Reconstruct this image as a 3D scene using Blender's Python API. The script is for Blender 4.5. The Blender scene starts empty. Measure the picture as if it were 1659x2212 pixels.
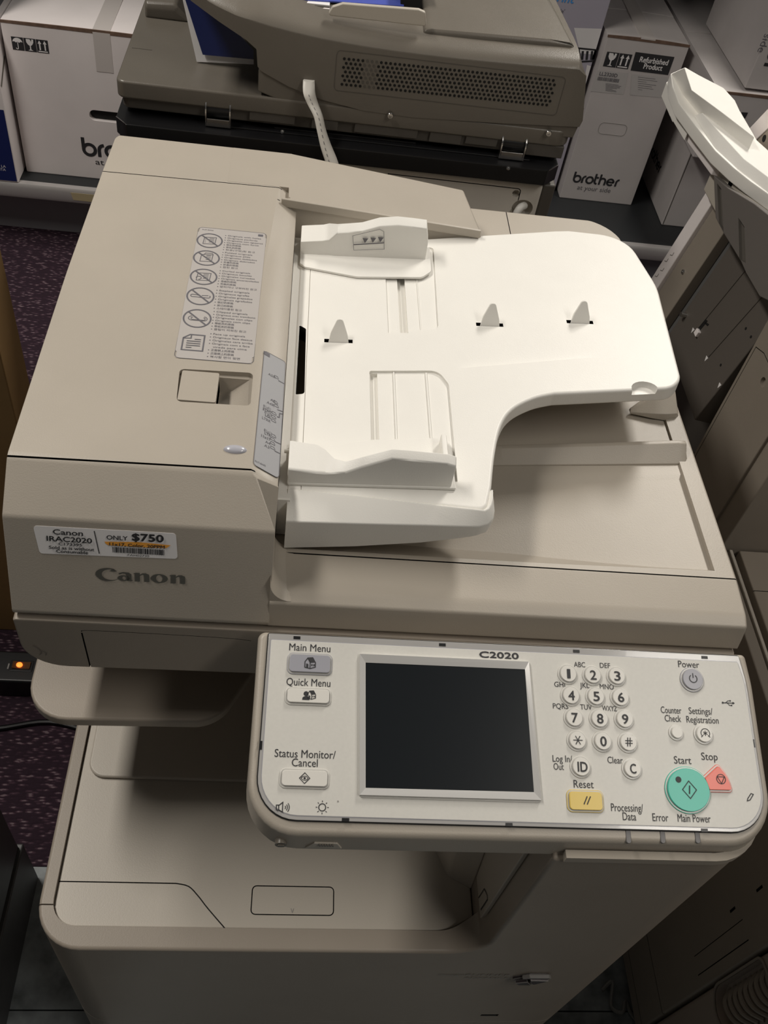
import bpy, bmesh, math
from mathutils import Vector, Matrix
from mathutils.geometry import tessellate_polygon

# ------------------------------------------------------------------ camera
SC = bpy.context.scene
COL = SC.collection
CAM_POS = Vector((.1909, -.2592, 1.385))
FPX = 1977.07
RM = Matrix(((.9914353, -.02525439, .12813374),
             (.06409526, -.76074701, -.64587598),
             (.11378857, .64855701, -.75261276)))      # world -> right, down, forward
cam_d = bpy.data.cameras.new('camera')
cam = bpy.data.objects.new('camera', cam_d)
COL.objects.link(cam)
rot = Matrix((RM[0], -RM[1], -RM[2])).transposed()
cam.matrix_world = Matrix.Translation(CAM_POS) @ rot.to_4x4()
cam_d.sensor_fit = 'HORIZONTAL'
cam_d.sensor_width = 36
cam_d.lens = FPX / 1659 * 36
cam_d.clip_start = .02
cam_d.dof.use_dof = False
SC.camera = cam

# ------------------------------------------------------------------ world, lights, exposure
SC.view_settings.view_transform = 'Standard'
SC.view_settings.look = 'None'
SC.view_settings.exposure = 0.0
SC.view_settings.gamma = 1.0
SC.view_settings.use_curve_mapping = False
wd = bpy.data.worlds.new('room_light')
SC.world = wd
wd.use_nodes = True
wd.node_tree.nodes['Background'].inputs[0].default_value = (1, .95, .89, 1)
wd.node_tree.nodes['Background'].inputs[1].default_value = .04

def lamp(name, loc, sx, sy, power, col=(1, .945, .865)):
    d = bpy.data.lights.new(name, 'AREA')
    d.shape = 'RECTANGLE'; d.size = sx; d.size_y = sy; d.energy = power; d.color = col
    o = bpy.data.objects.new(name, d); COL.objects.link(o); o.location = loc
    return o
lamp('ceiling_lamp', (1.35, 1.95, 2.6), .35, .9, 44)
lamp('ceiling_lamp', (-.90, .70, 2.6), .25, 1.2, 33)
lamp('ceiling_lamp', (1.35, -.55, 2.6), .35, 1.2, 14)

# ------------------------------------------------------------------ helpers
def at(px, py, ax, v):
    """the point of the plane x|y|z = v that stands at this place of the photograph"""
    r = RM.transposed() @ Vector(((px - 829.5) / FPX, (py - 1106) / FPX, 1))
    return CAM_POS + r * ((v - CAM_POS[ax]) / r[ax])
def at_plane(px, py, p0, n):
    r = RM.transposed() @ Vector(((px - 829.5) / FPX, (py - 1106) / FPX, 1))
    return CAM_POS + r * ((Vector(p0) - CAM_POS).dot(n) / r.dot(n))

class Fr:
    """a local frame: point (a, b, c) = o + a u + b v + c n"""
    def __init__(s, o, u, v):
        s.o = Vector(o); s.u = Vector(u).normalized(); s.v = Vector(v).normalized()
        s.n = s.u.cross(s.v).normalized()
    def __call__(s, a, b, c=0):
        return s.o + s.u * a + s.v * b + s.n * c
    def loc(s, p):
        d = Vector(p) - s.o
        return (d.dot(s.u), d.dot(s.v))
FZ = Fr((0, 0, 0), (1, 0, 0), (0, 1, 0))       # plan: (x, y) height z
FY = Fr((0, 0, 0), (1, 0, 0), (0, 0, 1))       # front view: (x, z), n = -y
FX = Fr((0, 0, 0), (0, 1, 0), (0, 0, 1))       # side view: (y, z), n = +x

def node_mat(name, col, rough=.5, metal=0., noise=0., scale=60., bump=0., bscale=900., spec=.5, coat=0., emit=None, trans=0.):
    m = bpy.data.materials.new(name); m.use_nodes = True
    nt = m.node_tree; b = nt.nodes['Principled BSDF']
    b.inputs['Base Color'].default_value = (*col, 1)
    b.inputs['Roughness'].default_value = rough
    b.inputs['Metallic'].default_value = metal
    b.inputs['Specular IOR Level'].default_value = spec
    b.inputs['Coat Weight'].default_value = coat
    b.inputs['Transmission Weight'].default_value = trans
    if emit:
        b.inputs['Emission Color'].default_value = (*emit[0], 1); b.inputs['Emission Strength'].default_value = emit[1]
    if noise or bump:
        tc = nt.nodes.new('ShaderNodeTexCoord')
    if noise:
        n = nt.nodes.new('ShaderNodeTexNoise'); n.inputs['Scale'].default_value = scale; n.inputs['Detail'].default_value = 6
        nt.links.new(tc.outputs['Object'], n.inputs['Vector'])
        r = nt.nodes.new('ShaderNodeValToRGB')
        r.color_ramp.elements[0].position = .3; r.color_ramp.elements[1].position = .7
        r.color_ramp.elements[0].color = (*[c * (1 - noise) for c in col], 1)
        r.color_ramp.elements[1].color = (*[min(1, c * (1 + noise)) for c in col], 1)
        nt.links.new(n.outputs['Fac'], r.inputs['Fac']); nt.links.new(r.outputs['Color'], b.inputs['Base Color'])
    if bump:
        n2 = nt.nodes.new('ShaderNodeTexNoise'); n2.inputs['Scale'].default_value = bscale; n2.inputs['Detail'].default_value = 3
        nt.links.new(tc.outputs['Object'], n2.inputs['Vector'])
        bp = nt.nodes.new('ShaderNodeBump'); bp.inputs['Strength'].default_value = bump; bp.inputs['Distance'].default_value = .0004
        nt.links.new(n2.outputs['Fac'], bp.inputs['Height']); nt.links.new(bp.outputs['Normal'], b.inputs['Normal'])
    return m

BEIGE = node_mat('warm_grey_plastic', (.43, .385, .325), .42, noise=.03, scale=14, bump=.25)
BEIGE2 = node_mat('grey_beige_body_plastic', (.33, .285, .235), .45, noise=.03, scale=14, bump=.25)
LIGHT = node_mat('pale_tray_plastic', (.52, .475, .41), .4, noise=.02, scale=10, bump=.2)
WHITE = node_mat('white_tray_plastic', (.86, .84, .79), .42, noise=.01, scale=30, bump=.2)
PANEL = node_mat('silver_panel_film', (.66, .645, .60), .38, noise=.02, scale=400, bump=.05)
CLEAR = node_mat('clear_edge_plastic', (.40, .39, .38), .15, spec=.6, coat=.3)
CHROME = node_mat('satin_silver', (.74, .73, .71), .2, metal=.35)
SCREEN = node_mat('dark_screen_glass', (.010, .0125, .015), .28, spec=.25)
BTN = node_mat('white_button', (.74, .72, .67), .32)
BTNG = node_mat('grey_button', (.36, .36, .40), .32)
RING = node_mat('clear_button_rim', (.53, .52, .49), .3, coat=.15)
GREEN = node_mat('green_button', (.075, .52, .40), .33)
RED = node_mat('coral_button', (.86, .20, .15), .33)
YELLOW = node_mat('yellow_button', (.76, .56, .14), .33)
INK = node_mat('dark_ink', (.03, .03, .033), .5)
INKG = node_mat('grey_ink', (.13, .125, .14), .5)
INKL = node_mat('faint_ink', (.30, .285, .27), .5)
BLACK = node_mat('black_plastic', (.008, .008, .009), .35, bump=.1)
DARKHOLE = node_mat('black_recess', (.004, .004, .004), .7)
LABEL = node_mat('label_film', (.47, .44, .42), .4)
LABEL2 = node_mat('grey_label_film', (.37, .37, .385), .4)
PAPER = node_mat('white_sticker', (.82, .80, .80), .5)
ORANGE = node_mat('orange_highlighter', (.90, .40, .06), .5)
TAUPE = node_mat('dark_taupe_plastic', (.155, .138, .115), .30, noise=.04, scale=20, bump=.3)
TAUPE2 = node_mat('darker_taupe_plastic', (.10, .09, .078), .5, bump=.3)
STEEL = node_mat('bright_steel', (.62, .61, .6), .22, metal=1)
CARD = node_mat('white_cardboard', (.80, .745, .735), .75, noise=.04, scale=9, bump=.2, bscale=300)
CARDS = node_mat('shipping_box_grey_white', (.54, .505, .495), .75, noise=.05, scale=9, bump=.2, bscale=300)
KRAFT = node_mat('brown_cardboard', (.36, .22, .09), .8, noise=.08, scale=12, bump=.3, bscale=250)
KRAFTD = node_mat('raw_cardboard_edge', (.16, .10, .07), .85, noise=.2, scale=90)
TAPE = node_mat('packing_tape', (.62, .575, .55), .25)
BLUE = node_mat('navy_print', (.012, .022, .115), .35)
BLUE2 = node_mat('bright_blue_print', (.07, .10, .45), .35)
CYAN = node_mat('light_blue_ink', (.08, .32, .72), .5)

def recalc(bm):
    bmesh.ops.recalc_face_normals(bm, faces=bm.faces[:])
def prism(bm, fr, pts, h0, h1, mi=0, top=None):
    """solid between heights h0 and h1 over an outline; top: a second outline for a tapered solid"""
    a = [bm.verts.new(fr(p[0], p[1], h0)) for p in pts]
    b = [bm.verts.new(fr(p[0], p[1], h1)) for p in (top or pts)]
    n = len(pts); fs = []
    fs.append(bm.faces.new(a[::-1])); fs.append(bm.faces.new(b))
    for i in range(n):
        fs.append(bm.faces.new((a[i], a[(i + 1) % n], b[(i + 1) % n], b[i])))
    for f in fs: f.material_index = mi
    return a, b, fs
def box(bm, x0, x1, y0, y1, z0, z1, mi=0, fr=None):
    return prism(bm, fr or FZ, [(x0, y0), (x1, y0), (x1, y1), (x0, y1)], z0, z1, mi)
def loft(bm, rings, mi=0, close=True, caps=True):
    """rings of 3D points joined into one skin"""
    V = [[bm.verts.new(p) for p in r] for r in rings]
    n = len(V[0])
    for i in range(len(V) - 1):
        for j in range(n if close else n - 1):
            f = bm.faces.new((V[i][j], V[i][(j + 1) % n], V[i + 1][(j + 1) % n], V[i + 1][j])); f.material_index = mi
    if caps and close:
        for r in (V[0][::-1], V[-1]):
            f = bm.faces.new(r); f.material_index = mi
    return V
def rnd(pts, r, n=6):
    """round the corners of a 2D outline; r is a number or one radius per corner"""
    out = []; N = len(pts)
    for i, p in enumerate(pts):
        ri = r[i] if isinstance(r, (list, tuple)) else r
        P = Vector(p[:2]); A = Vector(pts[i - 1][:2]) - P; B = Vector(pts[(i + 1) % N][:2]) - P
        la, lb = A.length, B.length
        if ri <= 0 or la < 1e-9 or lb < 1e-9:
            out.append((P.x, P.y)); continue
        A.normalize(); B.normalize()
        ang = math.acos(max(-1, min(1, A.dot(B))))
        if ang > math.pi - .03:
            out.append((P.x, P.y)); continue
        d = min(ri / math.tan(ang / 2), la * .49, lb * .49); rr = d * math.tan(ang / 2)
        bis = (A + B).normalized(); c = P + bis * (rr / math.sin(ang / 2))
        s = P + A * d - c; e = P + B * d - c
        a0 = math.atan2(s.y, s.x); da = math.atan2(e.y, e.x) - a0
        while da > math.pi: da -= 2 * math.pi
        while da < -math.pi: da += 2 * math.pi
        for k in range(n + 1):
            a = a0 + da * k / n
            out.append((c.x + rr * math.cos(a), c.y + rr * math.sin(a)))
    return out
def rect(x0, x1, y0, y1, r=0, n=5):
    return rnd([(x0, y0), (x1, y0), (x1, y1), (x0, y1)], r, n)
def circle(cx, cy, r, n=24, ry=None):
    return [(cx + r * math.cos(2 * math.pi * k / n), cy + (ry or r) * math.sin(2 * math.pi * k / n)) for k in range(n)]
def arc(cx, cy, r, a0, a1, n=10, ry=None):
    return [(cx + r * math.cos(math.radians(a0 + (a1 - a0) * k / n)), cy + (ry or r) * math.sin(math.radians(a0 + (a1 - a0) * k / n))) for k in range(n + 1)]
def spline(pts, n=8):
    """smooth curve through 2D or 3D points"""
    P = [Vector(p) for p in pts]; out = []
    for i in range(len(P) - 1):
        p0 = P[max(i - 1, 0)]; p1 = P[i]; p2 = P[i + 1]; p3 = P[min(i + 2, len(P) - 1)]
        for k in range(n):
            t = k / n
            out.append(.5 * (2 * p1 + (p2 - p0) * t + (2 * p0 - 5 * p1 + 4 * p2 - p3) * t * t + (3 * p1 - p0 - 3 * p2 + p3) * t ** 3))
    out.append(P[-1]); return [tuple(p) for p in out]
def offs(pts, w, closed):
    P = [Vector(p[:2]) for p in pts]; N = len(P); L = []; R = []
    for i in range(N):
        if closed: a, b = P[i - 1], P[(i + 1) % N]
        else: a, b = P[max(i - 1, 0)], P[min(i + 1, N - 1)]
        d1 = P[i] - a; d2 = b - P[i]
        if d1.length < 1e-9: d1 = d2
        if d2.length < 1e-9: d2 = d1
        d1.normalize(); d2.normalize()
        t = d1 + d2
        if t.length < 1e-6: t = d1
        t.normalize(); nn = Vector((-t.y, t.x)); k = max(.4, nn.dot(Vector((-d1.y, d1.x))))
        L.append(P[i] + nn * (w / 2 / k)); R.append(P[i] - nn * (w / 2 / k))
    return L, R
def ribbon(bm, fr, pts, w, h0, h1, closed=False, mi=0):
    """solid strip of width w that follows a line"""
    L, R = offs(pts, w, closed); N = len(pts)
    V = [[bm.verts.new(fr(*R[i], h0)), bm.verts.new(fr(*L[i], h0)), bm.verts.new(fr(*L[i], h1)), bm.verts.new(fr(*R[i], h1))] for i in range(N)]
    for i in range(N if closed else N - 1):
        A = V[i]; B = V[(i + 1) % N]
        for j in range(4):
            f = bm.faces.new((A[j], B[j], B[(j + 1) % 4], A[(j + 1) % 4])); f.material_index = mi
    if not closed:
        bm.faces.new(V[0]).material_index = mi; bm.faces.new(V[-1][::-1]).material_index = mi
def line(bm, fr, pts, w, h=.0003, closed=False, mi=0):
    """printed line"""
    L, R = offs(pts, w, closed); N = len(pts)
    V = [(bm.verts.new(fr(*L[i], h)), bm.verts.new(fr(*R[i], h))) for i in range(N)]
    for i in range(N if closed else N - 1):
        A = V[i]; B = V[(i + 1) % N]
        bm.faces.new((A[0], A[1], B[1], B[0])).material_index = mi
def flat(bm, fr, pts, h=.0003, mi=0):
    """printed shape"""
    f = bm.faces.new([bm.verts.new(fr(p[0], p[1], h)) for p in pts]); f.material_index = mi
def tube(bm, pts, r, n=10, mi=0, caps=True):
    P = [Vector(p) for p in pts]; rings = []
    up = Vector((0, 0, 1)); prev = None
    for i, p in enumerate(P):
        t = (P[min(i + 1, len(P) - 1)] - P[max(i - 1, 0)]).normalized()
        if prev is None:
            a = t.cross(up)
            if a.length < .1: a = t.cross(Vector((1, 0, 0)))
            a.normalize()
        else:
            a = (prev - t * prev.dot(t)).normalized()
        prev = a; b = t.cross(a)
        ri = r[i] if isinstance(r, (list, tuple)) else r
        rings.append([p + (a * math.cos(2 * math.pi * k / n) + b * math.sin(2 * math.pi * k / n)) * ri for k in range(n)])
    loft(bm, rings, mi, True, caps)
def bevel(bm, w, seg=3, ang=30, pick=None):
    recalc(bm)
    es = [e for e in bm.edges if e.is_manifold and e.calc_face_angle(0) > math.radians(ang) and (pick is None or pick(e))]
    if es:
        bmesh.ops.bevel(bm, geom=es, offset=w, offset_type='OFFSET', segments=seg, profile=.5, affect='EDGES', clamp_overlap=True)
def finish(me, smooth=True, ang=38):
    if smooth:
        me.shade_smooth(); me.set_sharp_from_angle(angle=math.radians(ang))
def mk(name, bm, mats, parent=None, bev=0, seg=3, bang=30, smooth=True, wn=True, norm=True, label=None):
    if bev: bevel(bm, bev, seg, bang)
    if norm: recalc(bm)
    me = bpy.data.meshes.new(name); bm.to_mesh(me); bm.free()
    for m in (mats if isinstance(mats, (list, tuple)) else [mats]): me.materials.append(m)
    finish(me, smooth)
    o = bpy.data.objects.new(name, me); COL.objects.link(o)
    if parent:
        o.parent = parent
        if parent.data is None: o.matrix_parent_inverse = parent.matrix_basis.inverted()
    if wn and smooth:
        w = o.modifiers.new('weighted_normals', 'WEIGHTED_NORMAL'); w.keep_sharp = True
    if label: o['label'] = label
    return o
def cut(o, *bms, op='DIFFERENCE'):
    """take solids out of an object and keep the result as plain mesh"""
    for bm in bms:
        recalc(bm)
        me = bpy.data.meshes.new('cutter'); bm.to_mesh(me); bm.free()
        for m in o.data.materials: me.materials.append(m)
        c = bpy.data.objects.new('cutter', me); COL.objects.link(c)
        md = o.modifiers.new('cut', 'BOOLEAN'); md.operation = op; md.object = c; md.solver = 'EXACT'
        mods = [m for m in o.modifiers if m.type == 'WEIGHTED_NORMAL']
        for m in mods: m.show_viewport = False
        dg = bpy.context.evaluated_depsgraph_get()
        new = bpy.data.meshes.new_from_object(o.evaluated_get(dg), depsgraph=dg)
        o.modifiers.remove(md)
        for m in mods: m.show_viewport = True
        old = o.data; o.data = new; new.name = old.name; bpy.data.meshes.remove(old)
        bpy.data.objects.remove(c); bpy.data.meshes.remove(me)
        finish(o.data)
    return o
def BM(): return bmesh.new()
def thing(name, label, cat, loc=(0, 0, 0), group=None):
    o = bpy.data.objects.new(name, None); COL.objects.link(o); o.location = loc
    o.empty_display_size = .05
    o['label'] = label; o['category'] = cat
    if group: o['group'] = group
    return o
def tag(o, label, cat, group=None, kind=None):
    if label: o['label'] = label
    if cat: o['category'] = cat
    if group: o['group'] = group
    if kind: o['kind'] = kind
    return o
_tc = {}
def text(bm, s, fr, x, y, size, width=None, align='CENTER', h=.0003, mi=0, bold=0., shear=0., rot=0.):
    """lettering set on a frame: size is the capital height, width squeezes the line to a length"""
    key = (s, round(shear, 3))
    if key not in _tc:
        cu = bpy.data.curves.new('lettering', 'FONT'); cu.body = s; cu.size = 1; cu.shear = shear
        cu.resolution_u = 3
        ob = bpy.data.objects.new('lettering', cu); COL.objects.link(ob)
        dg = bpy.context.evaluated_depsgraph_get(); dg.update()
        me = bpy.data.meshes.new_from_object(ob.evaluated_get(dg), depsgraph=dg)
        vs = [v.co.copy() for v in me.vertices]; ps = [tuple(p.vertices) for p in me.polygons]
        bpy.data.objects.remove(ob); bpy.data.curves.remove(cu); bpy.data.meshes.remove(me)
        _tc[key] = (vs, ps)
    vs, ps = _tc[key]
    if not vs: return
    x0 = min(v.x for v in vs); x1 = max(v.x for v in vs)
    k = size / .72
    kx = width / (x1 - x0) if width else k
    ax = {'LEFT': x0, 'CENTER': (x0 + x1) / 2, 'RIGHT': x1}[align]
    cr, sr = math.cos(rot), math.sin(rot)
    d = bold * size
    for q, dx, dy in (((0, 0, 0),) if not bold else ((0, -d, 0), (1, d, 0), (2, 0, d), (3, 0, -d))):
        nv = []
        for v in vs:
            a, b = (v.x - ax) * kx + dx, v.y * k + dy
            nv.append(bm.verts.new(fr(x + a * cr - b * sr, y + a * sr + b * cr, h + q * .00003)))
        for p in ps:
            try: bm.faces.new([nv[i] for i in p]).material_index = mi
            except ValueError: pass

# ------------------------------------------------------------------ the room
def carpet_mat():
    m = bpy.data.materials.new('purple_loop_carpet'); m.use_nodes = True
    nt = m.node_tree; b = nt.nodes['Principled BSDF']; b.inputs['Roughness'].default_value = .95
    b.inputs['Specular IOR Level'].default_value = .1
    tc = nt.nodes.new('ShaderNodeTexCoord')
    mp = nt.nodes.new('ShaderNodeMapping'); mp.inputs['Rotation'].default_value = (0, 0, math.radians(32)); mp.inputs['Scale'].default_value = (70, 210, 1)
    v = nt.nodes.new('ShaderNodeTexVoronoi'); v.inputs['Scale'].default_value = 1.0
    n = nt.nodes.new('ShaderNodeTexNoise'); n.inputs['Scale'].default_value = 160; n.inputs['Detail'].default_value = 4
    r = nt.nodes.new('ShaderNodeValToRGB')
    els = r.color_ramp.elements
    els[0].position = .30; els[0].color = (.17, .125, .14, 1)
    els[1].position = .62; els[1].color = (.030, .018, .026, 1)
    e = els.new(.40); e.color = (.070, .040, .055, 1)
    mx = nt.nodes.new('ShaderNodeMath'); mx.operation = 'MULTIPLY_ADD'; mx.inputs[1].default_value = .5
    L = nt.links.new
    L(tc.outputs['Object'], mp.inputs['Vector']); L(mp.outputs['Vector'], v.inputs['Vector']); L(tc.outputs['Object'], n.inputs['Vector'])
    L(n.outputs['Fac'], mx.inputs[0]); L(v.outputs['Distance'], mx.inputs[2])
    sb = nt.nodes.new('ShaderNodeMath'); sb.operation = 'SUBTRACT'; sb.inputs[1].default_value = .12
    L(mx.outputs[0], sb.inputs[0]); L(sb.outputs[0], r.inputs['Fac']); L(r.outputs['Color'], b.inputs['Base Color'])
    bp = nt.nodes.new('ShaderNodeBump'); bp.inputs['Strength'].default_value = .8; bp.inputs['Distance'].default_value = .003
    L(sb.outputs[0], bp.inputs['Height']); L(bp.outputs['Normal'], b.inputs['Normal'])
    return m
VINYL = node_mat('worn_grey_vinyl_tile', (.24, .265, .275), .5, noise=.55, scale=22, bump=.3, bscale=120)
bm = BM(); box(bm, -2.2, 2.6, .22, 3.0, -.05, 0)
fl = mk('floor', bm, carpet_mat(), wn=False); fl['kind'] = 'structure'
bm = BM()
for i in range(-5, 7):
    for j in range(-5, 1):
        x0, y1 = .0 + .46 * i, .034 + .46 * j
        x1 = x0 + .4592
        if j == 0: box(bm, x0, x1, .0352, .2195, -.05, -.001)
        else: box(bm, x0, x1, .034 + .46 * j, (.4932 + .46 * j), -.05, -.001)
fv = mk('floor_front', bm, VINYL, wn=False); fv['kind'] = 'structure'
bm = BM(); box(bm, -2.2, 2.6, 2.46, 2.56, 0, 2.8)
wb = mk('wall_back', bm, node_mat('grey_wall_paint', (.32, .31, .30), .8, noise=.04, scale=4), wn=False); wb['kind'] = 'structure'

# ------------------------------------------------------------------ the copier
COP = thing('photocopier', 'large warm grey office photocopier with white feeder tray and tilted control panel, in the foreground', 'photocopier', (.2825, .32, 0))

# lower body: front cover with the tower on its right
bm = BM()
prof = rnd([(0, .05), (.565, .05), (.565, .742), (.403, .742), (.403, .503), (0, .503)], [0, 0, 0, 0, .035, 0], 8)
prism(bm, FY, prof, .025, -.66)
recalc(bm)
es = [e for e in bm.edges if abs(e.verts[0].co.x - e.verts[1].co.x) < 1e-5 and abs(e.verts[0].co.y - e.verts[1].co.y) < 1e-5
      and (abs(e.verts[0].co.x) < 1e-4 or abs(e.verts[0].co.x - .565) < 1e-4) and abs(e.verts[0].co.y + .025) < 1e-4]
bmesh.ops.bevel(bm, geom=es, offset=.042, segments=9, profile=.5, affect='EDGES')
recalc(bm)
es = [e for e in bm.edges if e.is_manifold and e.calc_face_angle(0) > .6]
bmesh.ops.bevel(bm, geom=es, offset=.0035, segments=3, profile=.5, affect='EDGES', clamp_overlap=True)
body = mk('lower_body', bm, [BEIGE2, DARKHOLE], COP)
pock = rnd([(.0123, -.0057), (.372, -.0057), (.3978, .007), (.3982, .62), (.0123, .62)], [.024, .05, .0, .0, .0], 8)
c1 = BM(); prism(c1, FZ, pock, .490, .52, 0)                       # pocket that holds the exit tray
c2 = BM(); ribbon(c2, FZ, [(-.01, .0125), (.02, .0125)], .0012, .48, .51)
c2b = BM(); ribbon(c2b, FX, [(-.04, .2275), (.0, .2275)], .0012, .0, .60)
c3 = BM(); prism(c3, FY, rect(.452, .472, .2555, .2635), .016, .05, 1)       # finger slot low on the door
cut(body, c1, c2, c2b, c3)
# front door seam at the bottom
bm = BM()
frF = Fr((0, -.0251, 0), (1, 0, 0), (0, 0, 1))
text(bm, 'imageRUNNER', frF, .446, .4275, .0062, .072, 'RIGHT', .0006, 0)
text(bm, 'ADVANCE', frF, .446, .417, .0055, .045, 'RIGHT', .0006, 0)
mk('model_lettering', bm, node_mat('faint_grey_letters', (.33, .31, .28), .45), body, wn=False)
bm = BM()      # folded diamond badge
prism(bm, frF, rnd([(.4485, .4255), (.463, .4375), (.480, .4375), (.4845, .4325), (.470, .4165), (.456, .4165)], .001), 0, .0030, 1)
prism(bm, frF, [(.4510, .4250), (.456, .4178), (.4690, .4178), (.4625, .4290)], .003, .0065, 1)
prism(bm, frF, [(.4640, .4345), (.4825, .4335), (.4710, .4200), (.4665, .4240)], .003, .0065, 1)
prism(bm, frF, [(.4560, .4340), (.4625, .4385), (.4820, .4385), (.4850, .4350)], .001, .0048, 0)
mk('emblem', bm, [node_mat('badge_edge', (.22, .21, .20), .5), node_mat('dark_badge', (.055, .045, .048), .35, metal=.3)], body, bev=.0006, seg=2)
bm = BM(); prism(bm, FY, rect(.4528, .4712, .2562, .2628), .0165, .0225)
mk('lower_badge', bm, node_mat('dark_badge_low', (.05, .045, .045), .3), body, bev=.0004)

# right tower: inner wall, paper exit block, marks
bm = BM(); box(bm, .3985, .4028, .0, .62, .5, .741)
iw = mk('tower_inner_wall', bm, LIGHT, COP, bev=.001)
bm = BM()
frI = Fr((.3984, 0, 0), (0, -1, 0), (0, 0, 1))
line(bm, frI, [(-.018, .522), (-.018, .548), (-.010, .556)], .0012, .0003)
line(bm, frI, [(-.006, .527), (-.006, .556), (-.010, .556)], .0016, .0003)
mk('wall_mark', bm, INK, iw, wn=False)
bm = BM(); flat(bm, frI, [(-.026, .676), (-.021, .690), (-.018, .672)])
mk('wall_mark', bm, INK, iw, wn=False)
bm = BM()
pts = [at(955, 1835, 2, .62), at(1047, 1925, 2, .505)]
loft(bm, [[(.352, .145, .497), (.352, .10, .497), (.375, .045, .497), (.3985, .033, .497), (.3985, .145, .497)],
          [(.352, .145, .60), (.352, .11, .60), (.372, .06, .60), (.3985, .05, .60), (.3985, .145, .60)],
          [(.36, .145, .70), (.36, .12, .70), (.375, .075, .70), (.3985, .065, .70), (.3985, .145, .70)]])
mk('paper_exit_post', bm, LIGHT, COP, bev=.003)

# exit tray plate in the pocket
bm = BM()
pl = rnd([(.0128, -.0050), (.371, -.0045), (.3970, .008), (.3974, .60), (.0128, .60)], [.022, .048, .0, .0, .0], 8)
prism(bm, FZ, pl, .4905, .4985)
bevel(bm, .0016, 3, 60)
tray = mk('exit_tray', bm, [LIGHT, DARKHOLE], COP)
c = [BM() for _ in range(3)]
ribbon(c[0], FZ, [(.005, .0343), (.118, .0343)] + spline([(.118, .0343), (.130, .0318), (.1395, .0235), (.150, .012), (.1704, -.0085)], 4)[1:], .0011, .4968, .51, mi=1)
ribbon(c[1], FZ, rect(.1889, .2650, .0078, .0334, .004, 4), .0010, .4968, .51, True, 1)
flat_ = [(.0195, .62), (.0195, .149), (.0195, .145)]
cut(tray, c[0], c[1])
bm = BM()
pl2 = rnd([(.0200, .58), (.0200, .1340), (.205, .1335), (.300, .118), (.350, .118), (.350, .58)], [0, .017, .03, .03, .0, 0], 7)
prism(bm, FZ, pl2, .4984, .5035); bevel(bm, .0022, 3, 60)
mk('raised_tray_plate', bm, LIGHT, tray)
bm = BM(); line(bm, Fr((0, 0, .4985), (1, 0, 0), (0, 1, 0)), [(.2255, .0135), (.2268, .0098), (.2281, .0135)], .0006)
mk('tray_mark', bm, INKL, tray, wn=False)
# rear column behind the tray
bm = BM(); box(bm, .012, .40, .56, .655, .5, .726)
mk('rear_column', bm, BEIGE2, COP)

# second tray hanging inside the opening
bm = BM()
o2 = rnd([(-.0115, .50), (-.0115, .1130), (.1500, .1165), (.190, .192), (.40, .22), (.40, .50)], [0, .036, .035, .01, 0, 0], 8)
prism(bm, FZ, o2, .647, .660); bevel(bm, .0028, 3, 60)
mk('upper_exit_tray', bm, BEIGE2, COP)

# scanner unit
bm = BM()
pr = rnd([(.0, .723), (.565, .730), (.565, .789), (.0, .789)], [.034, .004, 0, .003], 8)
prism(bm, FY, pr, -.1265, -.66); bevel(bm, .002, 2, 60)
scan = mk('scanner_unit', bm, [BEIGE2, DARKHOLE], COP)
c1 = BM(); ribbon(c1, FY, [(.0497, .715), (.0487, .775)], .0012, -.10, -.129, mi=1)
c2 = BM(); ribbon(c2, FY, spline([(.0487, .7765), (.060, .7788), (.15, .7775), (.176, .775)], 4), .0006, -.10, -.1275, mi=1)
cut(scan, c1, c2)
bm = BM(); frS = Fr((0, .1263, 0), (1, 0, 0), (0, 0, 1))
line(bm, frS, spline([(.010, .7545), (.0135, .750), (.015, .744), (.013, .741)], 4), .0006)
line(bm, frS, spline([(.0155, .747), (.0185, .744), (.0175, .7405)], 4), .0006)
mk('scuff_marks', bm, node_mat('scuff', (.20, .175, .16), .6), scan, wn=False)

# feeder: base lid
TRX = ((.1975, .2050, .262, .2660), (.240, .2110, .266, .2705), (.285, .2120, .2690, .2740), (.335, .2070, .2730, .2785), (.380, .2035, .2755, .2815), (.420, .1985, .2790, .2850), (.460, .1940, .2825, .2875), (.505, .1900, .2860, .2900), (.5475, .1875, .2895, .2930))
bm = BM()
lp = [(.1290, .7935), (.1335, .8175), (.1425, .8215), (.175, .8250), (.70, .8250), (.70, .7905), (.132, .7905)]
prism(bm, FX, rnd(lp, [.002, .004, .02, .03, .004, 0, 0], 4), .0, .565)
recalc(bm)
es = [e for e in bm.edges if abs(e.verts[0].co.x - e.verts[1].co.x) < 1e-5 and abs(e.verts[0].co.y - e.verts[1].co.y) < 1e-5 and e.verts[0].co.y > .6]
bevel(bm, .0045, 3, 45, lambda e: min(v.co.z for v in e.verts) > .795)
lid = mk('feeder_base', bm, [BEIGE, DARKHOLE], COP)
def Pz(x): return .8228 - .072 * (.5475 - x)          # sheet bed, rising to the right
def Fz_(x): return Pz(x) - .0030 - .0035 * (.5475 - x) / .35    # lower front trough
c1 = BM()      # the ejection bed and the deeper trough along its front
secs = []
for x, yf, yl, yu in TRX:
    secs.append([(x, .1795 + .003 * max(0, (x - .4) / .16), .8300), (x, .1800 + .003 * max(0, (x - .4) / .16), .8252), (x, yf, Fz_(x)), (x, yl, Fz_(x)), (x, yu, Pz(x) - .0004), (x, .600, Pz(x) - .0004), (x, .602, .8300)])
loft(c1, secs)
c2 = BM(); ribbon(c2, FZ, [(.195, .1757), (.58, .1757)], .0012, .819, .84, mi=1)
c3 = BM(); ribbon(c3, FZ, [(.4315, .60), (.4315, .72)], .0010, .820, .84, mi=1)
cut(lid, c1, c2, c3)
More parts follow.
